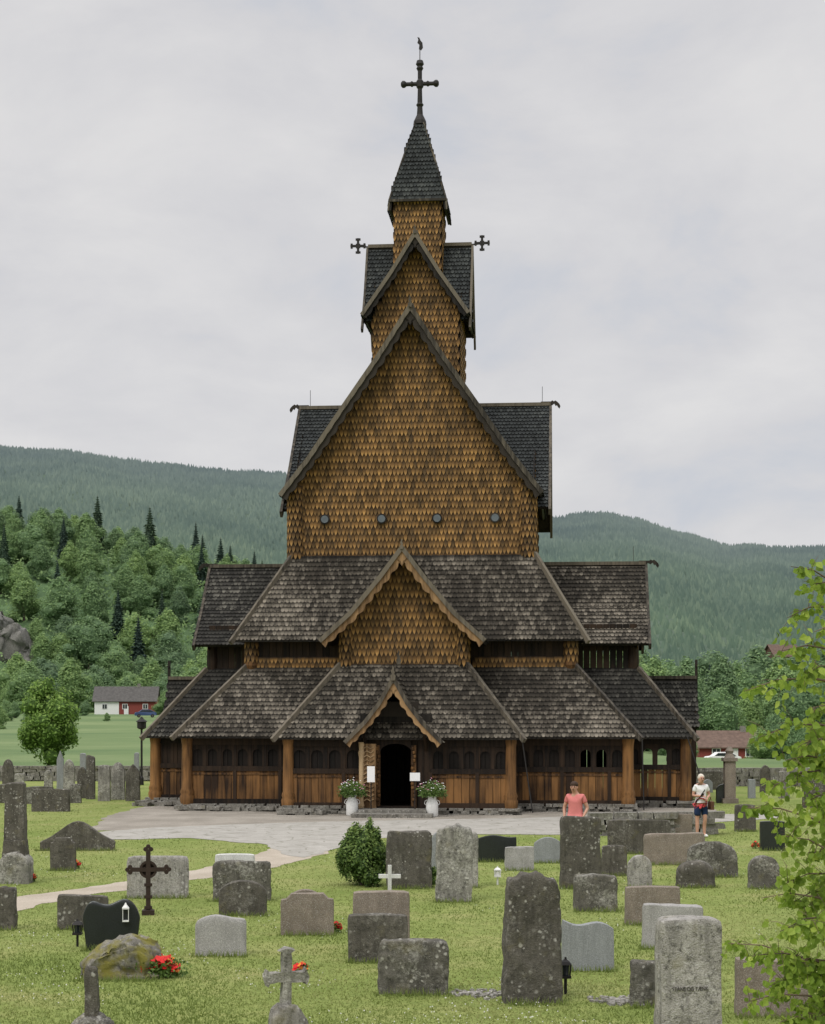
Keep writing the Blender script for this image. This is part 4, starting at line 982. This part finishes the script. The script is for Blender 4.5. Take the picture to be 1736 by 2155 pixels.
F3=np.array([[0,1,2],[0,2,3],[0,3,4],[0,4,5],[0,5,1]])[None]+(np.arange(NT)*6)[:,None,None]
def npmesh(name,Vv,Ff,Cc,mats):
    me=bpy.data.meshes.new(name); Vv=Vv.reshape(-1,3).astype(np.float32); Ff=Ff.reshape(-1,Ff.shape[-1]); k=Ff.shape[1]
    me.vertices.add(len(Vv)); me.vertices.foreach_set('co',Vv.ravel()); me.loops.add(Ff.size); me.loops.foreach_set('vertex_index',Ff.ravel().astype(np.int32))
    me.polygons.add(len(Ff)); me.polygons.foreach_set('loop_start',np.arange(0,Ff.size,k,dtype=np.int32)); me.polygons.foreach_set('loop_total',np.full(len(Ff),k,dtype=np.int32))
    at=me.attributes.new('sc','FLOAT_COLOR','POINT'); at.data.foreach_set('color',Cc.reshape(-1,4).astype(np.float32).ravel())
    for m in mats: me.materials.append(m)
    me.update(calc_edges=True); me.validate(); return me
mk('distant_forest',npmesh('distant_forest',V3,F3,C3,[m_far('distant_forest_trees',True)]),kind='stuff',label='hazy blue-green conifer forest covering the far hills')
# round garden tree
X,Y=gp(102,1622); o=mk('round_tree',None,loc=(X,Y,0),label='bushy bright green rounded tree on the meadow',category='tree')
mb=MB(); rr=random.Random(3); lobes=[]
for i in range(24):
    t_=rr.random(); r=1.35*math.sin(math.pi*(.14+.74*t_)); a=rr.uniform(0,6.28); lobes.append((r*.85*math.cos(a),r*.85*math.sin(a),.7+t_*3.6,.62,.62,.62))
lobes.append((0,0,4.5,.35,.35,.6)); lobes.append((0,0,2.3,1.3,1.3,1.8))
leaf_cloud(mb,lobes,7500,.17,9); mb.obj('crown',[LF_RND],o)
mb=MB(); mb.tube([(0,0,-.1),(0,0,1.2),(.1,0,2.5)],[.1,.08,.04],7); mb.obj('trunk',[BARK],o)
# shrub
X,Y=gp(760,1866); o=mk('shrub',None,loc=(X,Y+.3,0),label='dense green leafy rounded shrub among the graves',category='shrub')
mb=MB(); lobes=[(0,0,.48,.44,.42,.46),(.04,0,.78,.34,.33,.36)]
for i in range(30):
    t_=rr.random(); a=rr.uniform(0,6.28); r=.42*math.sqrt(max(0,1-(t_*1.0)**2.5)); lobes.append((r*math.cos(a),r*math.sin(a),.14+t_*.88,.13,.13,.19))
lobes.append((.16,0,1.1,.09,.09,.22)); lobes.append((-.1,0,1.06,.1,.1,.18)); lobes.append((.3,-.1,.95,.08,.08,.2)); lobes.append((-.34,0,.7,.1,.1,.2))
leaf_cloud(mb,lobes,8500,.066,19,rin=.8); mb.obj('crown',[LF_BUSH],o)
mb=MB()
for i in range(5): mb.tube([(0,0,-.05),(rr.uniform(-.3,.3),rr.uniform(-.2,.2),.5)],[.02,.012],5)
mb.obj('trunk',[BARK],o)
X,Y=gp(905,1868); mb=MB(); leaf_cloud(mb,[(0,0,.15,.12,.1,.16),(.05,0,.3,.08,.08,.12)],500,.05,5); mb.obj('shrub',[LF_BUSH],loc=(X,Y,0),label='little dark green shrub between gravestones',category='shrub')
# birch
o=mk('birch_tree',None,loc=(2.78,10.3,0),label='young birch with sparse bright green leaves',category='tree')
tr=MB(); lf=MB(); rr=random.Random(8)
tr.tube([(0,0,-.05),(.03,0,1.5),(-.02,0,3.0),(-.1,-.05,4.2),(-.16,0,5.0)],[.06,.05,.038,.02,.008],9)
def leaf(p):
    d=V((rr.gauss(0,.6),rr.gauss(0,.6),-.35-rr.random()*.6)).normalized(); s=rr.uniform(.036,.06); e=d.cross(V((rr.gauss(0,.5),rr.gauss(1,.6),.2))).normalized(); nn=d.cross(e)
    c=(rr.random(),rr.uniform(.1,1),.5); p=p+d*.012
    lf.add([p,p+d*s*.3+e*s*.40+nn*s*.08,p+d*s*.65+e*s*.28+nn*s*.08,p+d*s,p+d*s*.65-e*s*.28+nn*s*.08,p+d*s*.3-e*s*.40+nn*s*.08],[(0,1,2,3),(0,3,4,5)],0,c)
def wpt(a,b,y=10.1): return V(((a-868)*y/3600-2.78,y-10.3,3.5-(b-1484)*y/3600))
tips=[(1662,1192,2),(1655,1300,2),(1705,1230,2),(1642,1370,2),(1690,1420,2),(1563,1455,2),(1610,1545,4),(1650,1600,4),(1568,1700,3),(1625,1655,4),(1650,1760,3),(1690,1690,4),(1700,1560,4),(1600,1890,2),(1650,1860,3),(1530,1985,3),(1585,2010,4),(1640,1960,5),(1620,2075,5),(1565,2110,2),(1680,2120,5),(1710,1800,5),(1700,1950,5),(1690,2040,6),(1640,2150,5),(1710,1330,2),(1720,2100,5),(1725,1700,5),(1715,1620,4),(1725,1860,5),(1700,1490,3),(1665,1900,4),(1655,2030,4),(1700,2150,5)]
for k,(a,b,dn) in enumerate(tips):
    tip=wpt(a+2,b,rr.uniform(9.7,10.7)); z0=max(.8,tip.z-rr.uniform(.0,.45)); st=V((0,0,min(z0,4.6))); mid=(st+tip)/2+V((0,rr.uniform(-.1,.1),.12))
    pts=[st,st.lerp(mid,.5)+V((0,0,.05)),mid,mid.lerp(tip,.5)+V((0,0,.03)),tip]; tr.tube(pts,[.014,.010,.007,.004,.002],5)
    for q in range(dn*6):
        t_=rr.uniform(.25,1); seg=min(3,int(t_*4)); base_=pts[seg].lerp(pts[seg+1],t_*4-seg if seg<3 else min(1,t_*4-3))
        d=V((rr.gauss(-.15,.5),rr.gauss(0,.5),rr.gauss(-.15,.6))).normalized()*rr.uniform(.05,.17); e=base_+d; tr.tube([base_,base_+d*.5+V((0,0,.01)),e],[.002,.0015,.001],4)
        for j in range(rr.randint(4,6)): leaf(base_+d*rr.random()+V((rr.gauss(0,.013),rr.gauss(0,.013),rr.gauss(0,.013))))
    for j in range(7): leaf(pts[3].lerp(tip,rr.random()))
tr.obj('trunk',[BIRCHB],o,smooth=True); lf.obj('crown',[LF_BIRCH],o)

# ---------------------------------------------------------------- grass blades + flowers
def inpoly(x,y,P):
    P=np.array(P); c=np.zeros(len(x),bool); j=len(P)-1
    for i in range(len(P)):
        xi,yi=P[i];xj,yj=P[j]
        if yi!=yj: c^=((yi>y)!=(yj>y))&(x<(xj-xi)*(y-yi)/(yj-yi)+xi)
        j=i
    return c
def scatter(n,y0=17.5,y1=62):
    k=rg.uniform(1/y1,1/y0,n); y=1/k; x=rg.uniform(-.27,.27,n)*y
    ok=~(inpoly(x,y,P_PV)|inpoly(x,y,P_PA)|inpoly(x,y,P_GR)); ok&=~((y>53)&(np.abs(x)<9.8)); return x[ok],y[ok]
x,y=scatter(150000); n=len(x)
pn_=np.array([noise.noise(V((a*.5,b*.35,4))) for a,b in zip(x,y)])
h_=rg.uniform(.010,.032,n)*(1+.6*(rg.random(n)<.06))*(1+.9*np.clip(pn_,0,1)); a=rg.uniform(0,6.28,n); wd=rg.uniform(.004,.008,n)*(1+y/40)
Vv=np.zeros((n,3,3)); Vv[:,0]=np.stack([x-np.cos(a)*wd,y-np.sin(a)*wd,np.zeros(n)-.003],1); Vv[:,1]=np.stack([x+np.cos(a)*wd,y+np.sin(a)*wd,np.zeros(n)-.003],1)
Vv[:,2]=np.stack([x+rg.normal(0,.02,n),y+rg.normal(0,.02,n),h_],1); Cc=np.ones((n,3,4)); Cc[:,:,0]=np.clip(.25+.5*rg.random(n)-pn_*.9,0,1)[:,None]; Cc[:,2,1]=.7; Cc[:,:2,1]=.45
LFG=m_leaf('grass_blades',(.13,.18,.04),(.20,.25,.065),(.32,.325,.125),.35,0)
mk('grass',npmesh('grass',Vv,np.arange(n*3).reshape(-1,3),Cc,[LFG]),kind='stuff',label='short patchy lawn grass blades')
x,y=scatter(5000); kk=np.array([noise.noise(V((a*.6,b*.35,1)))>.14 for a,b in zip(x,y)]); x=x[kk];y=y[kk]; n=len(x); s_=rg.uniform(.005,.011,n); z_=rg.uniform(.02,.04,n)
Vv=np.stack([np.stack([x-s_,y,z_],1),np.stack([x,y-s_,z_-.003],1),np.stack([x+s_,y,z_],1),np.stack([x,y,z_+s_*1.3],1)],1)
mk('clover_flowers',npmesh('clover_flowers',Vv,np.array([[0,1,3],[1,2,3]])[None]+(np.arange(n)*4)[:,None,None],np.ones((n,4,4)),[m_plain('clover_petal',(.55,.56,.48),.9)]),kind='stuff',label='tiny white clover flowers dotted in grass')
stones=[o for o in bpy.data.objects if o.get('group')=='gravestones in the churchyard' and o.location.y<48]
tv=[];tf=[];tcx=[]
for o_ in stones:
    bbx=o_.dimensions.x if o_.type=='MESH' else .5
    for i in range(int(150*bbx)):
        xx=o_.location.x+R.uniform(-.55,.55)*bbx; yy_=o_.location.y-R.uniform(.02,.16)-(o_.dimensions.y/2 if o_.type=='MESH' else .1); hh=R.uniform(.04,.12); ww=.006; k=len(tv)
        tv+=[(xx-ww,yy_,0),(xx+ww,yy_,0),(xx+R.gauss(0,.03),yy_+R.gauss(0,.02),hh)]; tf.append((k,k+1,k+2)); r=R.random(); tcx+=[(r*.6,.1,0)]*2+[(r*.7,.7,0)]
mb=MB(); mb.add(tv,tf,0,tcx); mb.obj('grass_tufts',[LFG],kind='stuff',label='longer grass tufts around gravestone bases')

# ---------------------------------------------------------------- lamp, houses, cars
X,Y=gp(298,1652); o=mk('lamp_post',None,loc=(X,Y,0),label='black lamp post with lantern head by the wall',category='lamp post')
m=MB(); m.lathe((0,0,0),[(.1,0),(.09,.3),(.05,.4),(.045,2.4),(.06,2.45)],10); m.obj('post',[IRON],o)
m=MB(); m.lathe((0,0,2.45),[(.12,0),(.2,.05),(.2,.3),(.26,.33),(.1,.45),(.03,.55)],8); m.obj('lamp_head',[IRON],o)
RED_P=m_plain('red_barn_paint',(.22,.055,.045),.8,.2,.15); TILE=m_plain('grey_roof_tile',(.095,.09,.085),.8,.2,.3,scale=2); BROWNR=m_plain('brown_roof_tile',(.14,.095,.075),.8,.2,.3,scale=2)
def house(name,x,y,z,L_,D,hw,hr,walls,roof,label,rz=0,wins=5,second=None,frac=.5):
    o=mk(name,None,loc=(x,y,z),rz=rz,label=label,category='house')
    m=MB(); m.box((0,0,hw/2),(L_,D,hw),0)
    m.prism([(-D/2,hw),(D/2,hw),(0,hw+hr)],lambda a,b,t:V((t,a,b)),-L_/2,L_/2,0); m.obj('wall',[walls],o)
    if second:
        m=MB(); m.box((-L_/2+L_*frac/2,-D/2-.04,hw/2),(L_*frac,.08,hw)); m.obj('painted_wall',[second],o)
    m=MB(); 
    for s_ in(-1,1):
        a=V((0,s_*(D/2+.5),hw-.35));b=V((0,0,hw+hr+.08)); m.add([V((-L_/2-.5,a.y,a.z)),V((L_/2+.5,a.y,a.z)),V((L_/2+.5,0,b.z)),V((-L_/2-.5,0,b.z)),V((-L_/2-.5,a.y,a.z+.15)),V((L_/2+.5,a.y,a.z+.15)),V((L_/2+.5,0,b.z+.15)),V((-L_/2-.5,0,b.z+.15))],[(0,3,2,1),(4,5,6,7),(0,1,5,4),(0,4,7,3),(1,2,6,5)],0)
    m.obj('roof',[roof],o)
    m=MB(); m.box((L_*.2,0,hw+hr+.2),(.7,.6,1.3)); m.obj('chimney',[ST['rock']],o)
    for i in range(wins):
        xx=-L_/2+L_*(i+.5)/wins; m=MB(); m.box((xx,-D/2-.1,hw*.58),(1.2,.08,1.2),0); m.box((xx,-D/2-.15,hw*.58),(.95,.06,.95),1); m.box((xx,-D/2-.19,hw*.58),(.07,.03,.95),0); m.obj('window',[WHITE,GLASS],o)
    m=MB(); m.box((L_*.02,-D/2-.1,1),(1,.1,2)); m.obj('door',[WHITE],o)
Y=385;house('farm_house',lx(267,Y),Y,gh(-60,Y)-.2,13.5,7,3.3,2.9,RED_P,TILE,'red and white painted farm house with grey tiled roof',.05,3,WHITE,.40)
Y=235;x=lx(1535,Y);house('red_barn',x,Y,gh(x,Y)-.2,9.0,6,2.2,1.8,RED_P,BROWNR,'long red wooden barn with brown roof',-.03,2)
a,b,Y=(1645,1372,420); x=lx(a,Y); house('hillside_house',x,Y,3.5-(b-HY)*Y/3600-5,7,6,4,2.6,m_plain('brown_house_paint',(.1,.06,.04),.8),BROWNR,'brown wooden house showing above the trees',.3,3)
def car(x,y,z,rz,col,label,van=False):
    o=mk('parked_car',None,loc=(x,y,z),rz=rz,label=label,category='car')
    P_=[(-2.1,.35),(-2.12,.8),(-1.9,1.0),(-1.35,1.05),(-.75,1.5),(.9,1.52),(1.7,1.1),(2.1,.95),(2.15,.4)] if not van else [(-2.2,.35),(-2.2,.95),(-1.7,1.1),(-1.2,1.85),(2.15,1.9),(2.2,.4)]
    n=len(P_); m=MB(); vs=[]
    for yy_,k in((-.85,0),(-.8,1),(.8,1),(.85,0)): 
        for a,b in P_: vs.append(V((a*(.97 if k==0 else 1),yy_*(1 if b<1.1 else .82),b)))
    fs=[tuple(range(n)),tuple(range(4*n-1,3*n-1,-1))]
    for r_ in range(3):
        for i in range(n): j=(i+1)%n; fs.append((r_*n+i,(r_+1)*n+i,(r_+1)*n+j,r_*n+j))
    m.add(vs,fs); m.obj('body',[col],o)
    m=MB(); gl=[(-1.2,1.08),(-.72,1.42),(.85,1.44),(1.5,1.12)] if not van else [(-1.5,1.15),(-1.15,1.7),(.0,1.72),(.0,1.15)]
    for yy_ in(-.84,.78): m.prism(gl,lambda a,b,t:V((a,t,b)),yy_,yy_+.06)
    m.obj('window',[GLASS],o)
    for a in(-1.3,1.35):
        for yy_ in(-.82,.82):
            m=MB(); m.lathe((a,yy_,.33),[(.2,-.1),(.33,-.09),(.33,.09),(.2,.1)],16,0,None,Matrix.Rotation(math.pi/2,3,'X')); m.lathe((a,yy_,.33),[(.18,-.11),(.18,.11)],12,1,None,Matrix.Rotation(math.pi/2,3,'X')); m.obj('wheel',[IRON,TILE],o)
x=lx(1520,205); car(x,205,gh(x,205),.1,WHITE,'white parked hatchback car near the red barn')
BLUE=m_plain('blue_car_paint',(.03,.06,.15),.3,.5,.1); x=lx(306,335); car(x,335,gh(x,335)+.05,.2,BLUE,'dark blue parked van beside the farm house',False)

# ---------------------------------------------------------------- people
def skin(name,nodes,edges,mat,parent,sub=2):
    me=bpy.data.meshes.new(name); me.from_pydata([n_[:3] for n_ in nodes],edges,[]); o=bpy.data.objects.new(name,me); COL.objects.link(o)
    o.modifiers.new('s','SKIN'); sb=o.modifiers.new('b','SUBSURF'); sb.levels=sub; sb.render_levels=sub
    for i,n_ in enumerate(nodes):
        r=n_[3:]; me.skin_vertices[0].data[i].radius=(r[0],r[1] if len(r)>1 else r[0])
        me.skin_vertices[0].data[i].use_root=(i==0)
    bpy.context.view_layer.update(); dg=bpy.context.evaluated_depsgraph_get(); nm=bpy.data.meshes.new_from_object(o.evaluated_get(dg)); bpy.data.objects.remove(o)
    nm.polygons.foreach_set('use_smooth',[True]*len(nm.polygons)); nm.materials.clear()
    nm.materials.append(mat); return nm
def join(meshes,name,parent,label=None):
    bm=bmesh.new()
    for q in meshes: bm.from_mesh(q)
    me=bpy.data.meshes.new(name); bm.to_mesh(me); bm.free(); me.materials.append(meshes[0].materials[0]); me.polygons.foreach_set('use_smooth',[True]*len(me.polygons))
    return mk(name,me,parent,label=label)
SKIN=m_plain('skin',(.50,.28,.20),.55,.3,.1)
def ball(mb,c,r,mat=0,sc=(1,1,1),seg=10,rings=8):
    vs=[];fs=[]
    for i in range(rings+1):
        a=math.pi*i/rings
        for j in range(seg):
            b=2*math.pi*j/seg; vs.append(V((c[0]+r*sc[0]*math.sin(a)*math.cos(b),c[1]+r*sc[1]*math.sin(a)*math.sin(b),c[2]+r*sc[2]*math.cos(a))))
    for i in range(rings):
        for j in range(seg): k=(j+1)%seg; fs.append((i*seg+j,(i+1)*seg+j,(i+1)*seg+k,i*seg+k))
    mb.add(vs,fs,mat)
def person(loc,rz,label,H,shoulder,arms,shirt,short,hair,longhair,hd,female):
    o=mk('person',None,loc=loc,rz=rz,label=label,category='person'); k=H/1.7
    hx,hy,hz=hd
    J={'pel':(0,0,.93,.15,.115),'wai':(0,0,1.07,.125 if female else .15,.1 if female else .12),'che':(0,-.01,1.24,.145 if female else .165,.115),'uch':(0,0,1.35,.115,.085),'nek':(0,-.01,1.45,.052),
     'jaw':(hx,-.04+hy,1.52+hz,.066,.078),'mid':(hx,-.035+hy,1.585+hz,.086,.104),'top':(hx,-.015+hy,1.655+hz,.068,.08)}
    for s_,n_ in((-1,'l'),(1,'r')):
        J['sh'+n_]=(s_*shoulder,0,1.36,.058); el,wr=arms[n_]
        J['el'+n_]=(*el,.04);J['wr'+n_]=(*wr,.026)
        J['hi'+n_]=(s_*.09,0,.86,.088);J['kn'+n_]=(s_*.1,-.015-.03*s_*female,.47,.055);J['ca'+n_]=(s_*.1,.01,.33,.055);J['an'+n_]=(s_*.1,.015,.08,.036);J['to'+n_]=(s_*.12,-.15,.035,.032)
    names=list(J); ix={n_:i for i,n_ in enumerate(names)}
    E=[('pel','wai'),('wai','che'),('che','uch'),('uch','nek'),('nek','jaw'),('jaw','mid'),('mid','top')]
    for n_ in'lr': E+=[('uch','sh'+n_),('sh'+n_,'el'+n_),('el'+n_,'wr'+n_),('pel','hi'+n_),('hi'+n_,'kn'+n_),('kn'+n_,'ca'+n_),('ca'+n_,'an'+n_),('an'+n_,'to'+n_)]
    sc=lambda v:tuple(a*k for a in v)
    parts=[skin('body',[sc(J[n_]) for n_ in names],[(ix[a],ix[b]) for a,b in E],SKIN,o)]
    for s_,n_ in((-1,'l'),(1,'r')):
        el,wr=[V(q) for q in arms[n_]]; d=(wr-el).normalized(); side=d.cross(V((0,0,1)))
        if side.length<.2: side=V((0,1,0))
        side.normalize(); nn=d.cross(side)
        a=wr+d*.01; pc=wr+d*.07
        parts.append(skin('palm',[sc((*a,.026,.02)),sc((*pc,.036,.018)),sc((*(wr+d*.09),.034,.016))],[(0,1),(1,2)],SKIN,o,1))
        for f_,ln in((-1.5,.06),(-.5,.075),(.5,.07),(1.5,.055)):
            b0=wr+d*.075+side*(f_*.018); b1=b0+d*ln*.5+nn*.008; b2=b1+d*ln*.4+nn*.03
            parts.append(skin('finger',[sc((*b0,.009)),sc((*b1,.0085)),sc((*b2,.007))],[(0,1),(1,2)],SKIN,o,1))
        b0=wr+d*.035+side*(s_*.028);b1=b0+d*.03+side*(s_*.022)+nn*.01;b2=b1+d*.028+nn*.015
        parts.append(skin('thumb',[sc((*b0,.011)),sc((*b1,.01)),sc((*b2,.008))],[(0,1),(1,2)],SKIN,o,1))
    fm=MB(); cx_,cy_,cz_=J['mid'][:3]
    ball(fm,sc((cx_,cy_-.100,cz_-.018)),.015*k,0,(.9,1.2,1.6)); 
    for s_ in(-1,1): ball(fm,sc((cx_+s_*.08,cy_+.01,cz_-.01)),.02*k,0,(.5,.9,1.5))
    parts.append(fm.mesh('f',[SKIN]))
    join(parts,'body',o)
    fm=MB()
    for s_ in(-1,1): ball(fm,sc((cx_+s_*.03,cy_-.085,cz_+.008)),.013*k,0,(1.4,.8,.8)); fm.box(sc((cx_+s_*.031,cy_-.092,cz_+.033)),(.035*k,.014,.009))
    fm.box(sc((cx_,cy_-.090,cz_-.058)),(.045*k,.016,.012)); fm.obj('eyes_and_mouth',[m_plain('face_detail',(.08,.04,.03),.6)],o)
    hm=MB()
    if longhair: ball(hm,sc((cx_,cy_+.036,cz_+.03)),.100*k,0,(.93,.92,1.05),14,10); ball(hm,sc((cx_,cy_+.065,cz_-.06)),.068*k,0,(1.05,.7,1.1))
    else: ball(hm,sc((cx_,cy_+.018,cz_+.055)),.092*k,0,(.98,1.12,.84),14,10)
    for i,v in enumerate(hm.v): hm.v[i]=tuple(V(v)+noise.noise_vector(V(v)*30)*.008)
    hm.obj('hair',[hair],o,smooth=True)
    def ex(n_,e): q=J[n_]; return tuple(list(q[:3])+[a+e for a in q[3:]])
    sv=[ex('wai',.024),ex('pel',.018)if not female else (0,0,.98,.155,.125),ex('che',.022),ex('uch',.02),(0,-.005,1.41,.066,.058)]; se=[(0,1),(0,2),(2,3),(3,4)]
    for s_,n_ in((-1,'l'),(1,'r')):
        i=len(sv); s0=V(J['sh'+n_][:3]); e0=V(J['el'+n_][:3]); sv.append((*s0,.072)); m0=s0.lerp(e0,.6); sv.append((*m0,.064)); se+=[(3,i),(i,i+1)]
    q=skin('shirt',[sc(v) for v in sv],se,shirt,o)
    for v in q.vertices: v.co+=noise.noise_vector(v.co*14)*.008
    mk('shirt',q,o)
    pv=[(0,0,.95,.158,.125),(0,0,.88,.15,.12)]; pe=[(0,1)]
    for s_,n_ in((-1,'l'),(1,'r')):
        i=len(pv); pv.append((s_*.095,0,.80,.108)); pv.append((s_*.105,-.01,.60 if not female else .56,.092)); pe+=[(1,i),(i,i+1)]
    q=skin('shorts',[sc(v) for v in pv],pe,short,o); mk('shorts',q,o)
    for s_ in(-1,1):
        m=MB(); ball(m,sc((s_*.115,-.06,.045)),.06*k,0,(.75,2.1,.75)); m.obj('shoe',[WHITE if female else IRON],o,smooth=True)
    return o,k
wx,wy=gp(1475,1762)
wm,k=person((wx,wy,0),.2,'woman in white t-shirt and navy shorts looking at a phone',1.68,.15,{'l':((-.22,.02,1.12),(-.08,-.24,1.12)),'r':((.25,.04,1.13),(.10,-.2,1.06))},m_plain('white_cotton',(.74,.74,.74),.9,.1,.08),m_plain('navy_cotton',(.02,.035,.085),.9,.1),m_plain('blonde_grey_hair',(.62,.56,.48),.6,.3,.2),True,(-.02,-.05,-.012),True)
RJ=m_plain('coral_red_cloth',(.62,.09,.10),.85,.1,.2)
q=skin('jacket',[(0,0,.97,.175,.14),(.0,.03,.90,.17,.14),(.13,.05,.74,.09,.05),(-.12,.06,.74,.09,.05),(-.05,-.15,.93,.04,.03),(-.09,-.17,.76,.035,.03),(.02,-.16,.80,.035,.03)],[(0,1),(1,2),(1,3),(0,4),(4,5),(4,6)],RJ,wm); mk('jacket',q,wm,label='coral red jacket tied around the waist')
m=MB(); m.tube([(.16,.06,1.38),(.05,-.13,1.25),(-.12,-.12,1.02),(-.2,-.02,.86)],.012,6); m.obj('bag_strap',[IRON],wm)
BAG=m_plain('brown_leather',(.12,.055,.03),.6,.3); m=MB(); m.box((.27,-.02,.84),(.09,.24,.22)); m.tube([(.27,-.1,.94),(.27,-.02,1.06),(.27,.08,.94)],.01,6); m.obj('handbag',[BAG],loc=(wx,wy,0),rz=.2,label='brown leather shoulder bag at the woman\'s hip',category='bag')
m=MB(); m.box((0,0,0),(.075,.012,.15)); ph=m.obj('phone',[IRON],loc=(wx-.02,wy-.31,1.13),label='dark mobile phone held in hand',category='phone'); ph.rotation_euler=(.9,0,.2)
Y=39.5
person((lx(1211,Y),Y,0),-.35,'man in salmon pink t-shirt standing among gravestones',1.74,.165,{'l':((-.27,.02,1.1),(-.23,-.1,.87)),'r':((.27,.05,1.1),(.2,-.12,.9))},m_plain('salmon_cotton',(.60,.20,.19),.9,.1,.12),m_plain('grey_cotton',(.14,.14,.15),.9,.1),m_plain('brown_hair',(.05,.03,.02),.7,.2),False,(-.02,-.02,-.01),False)
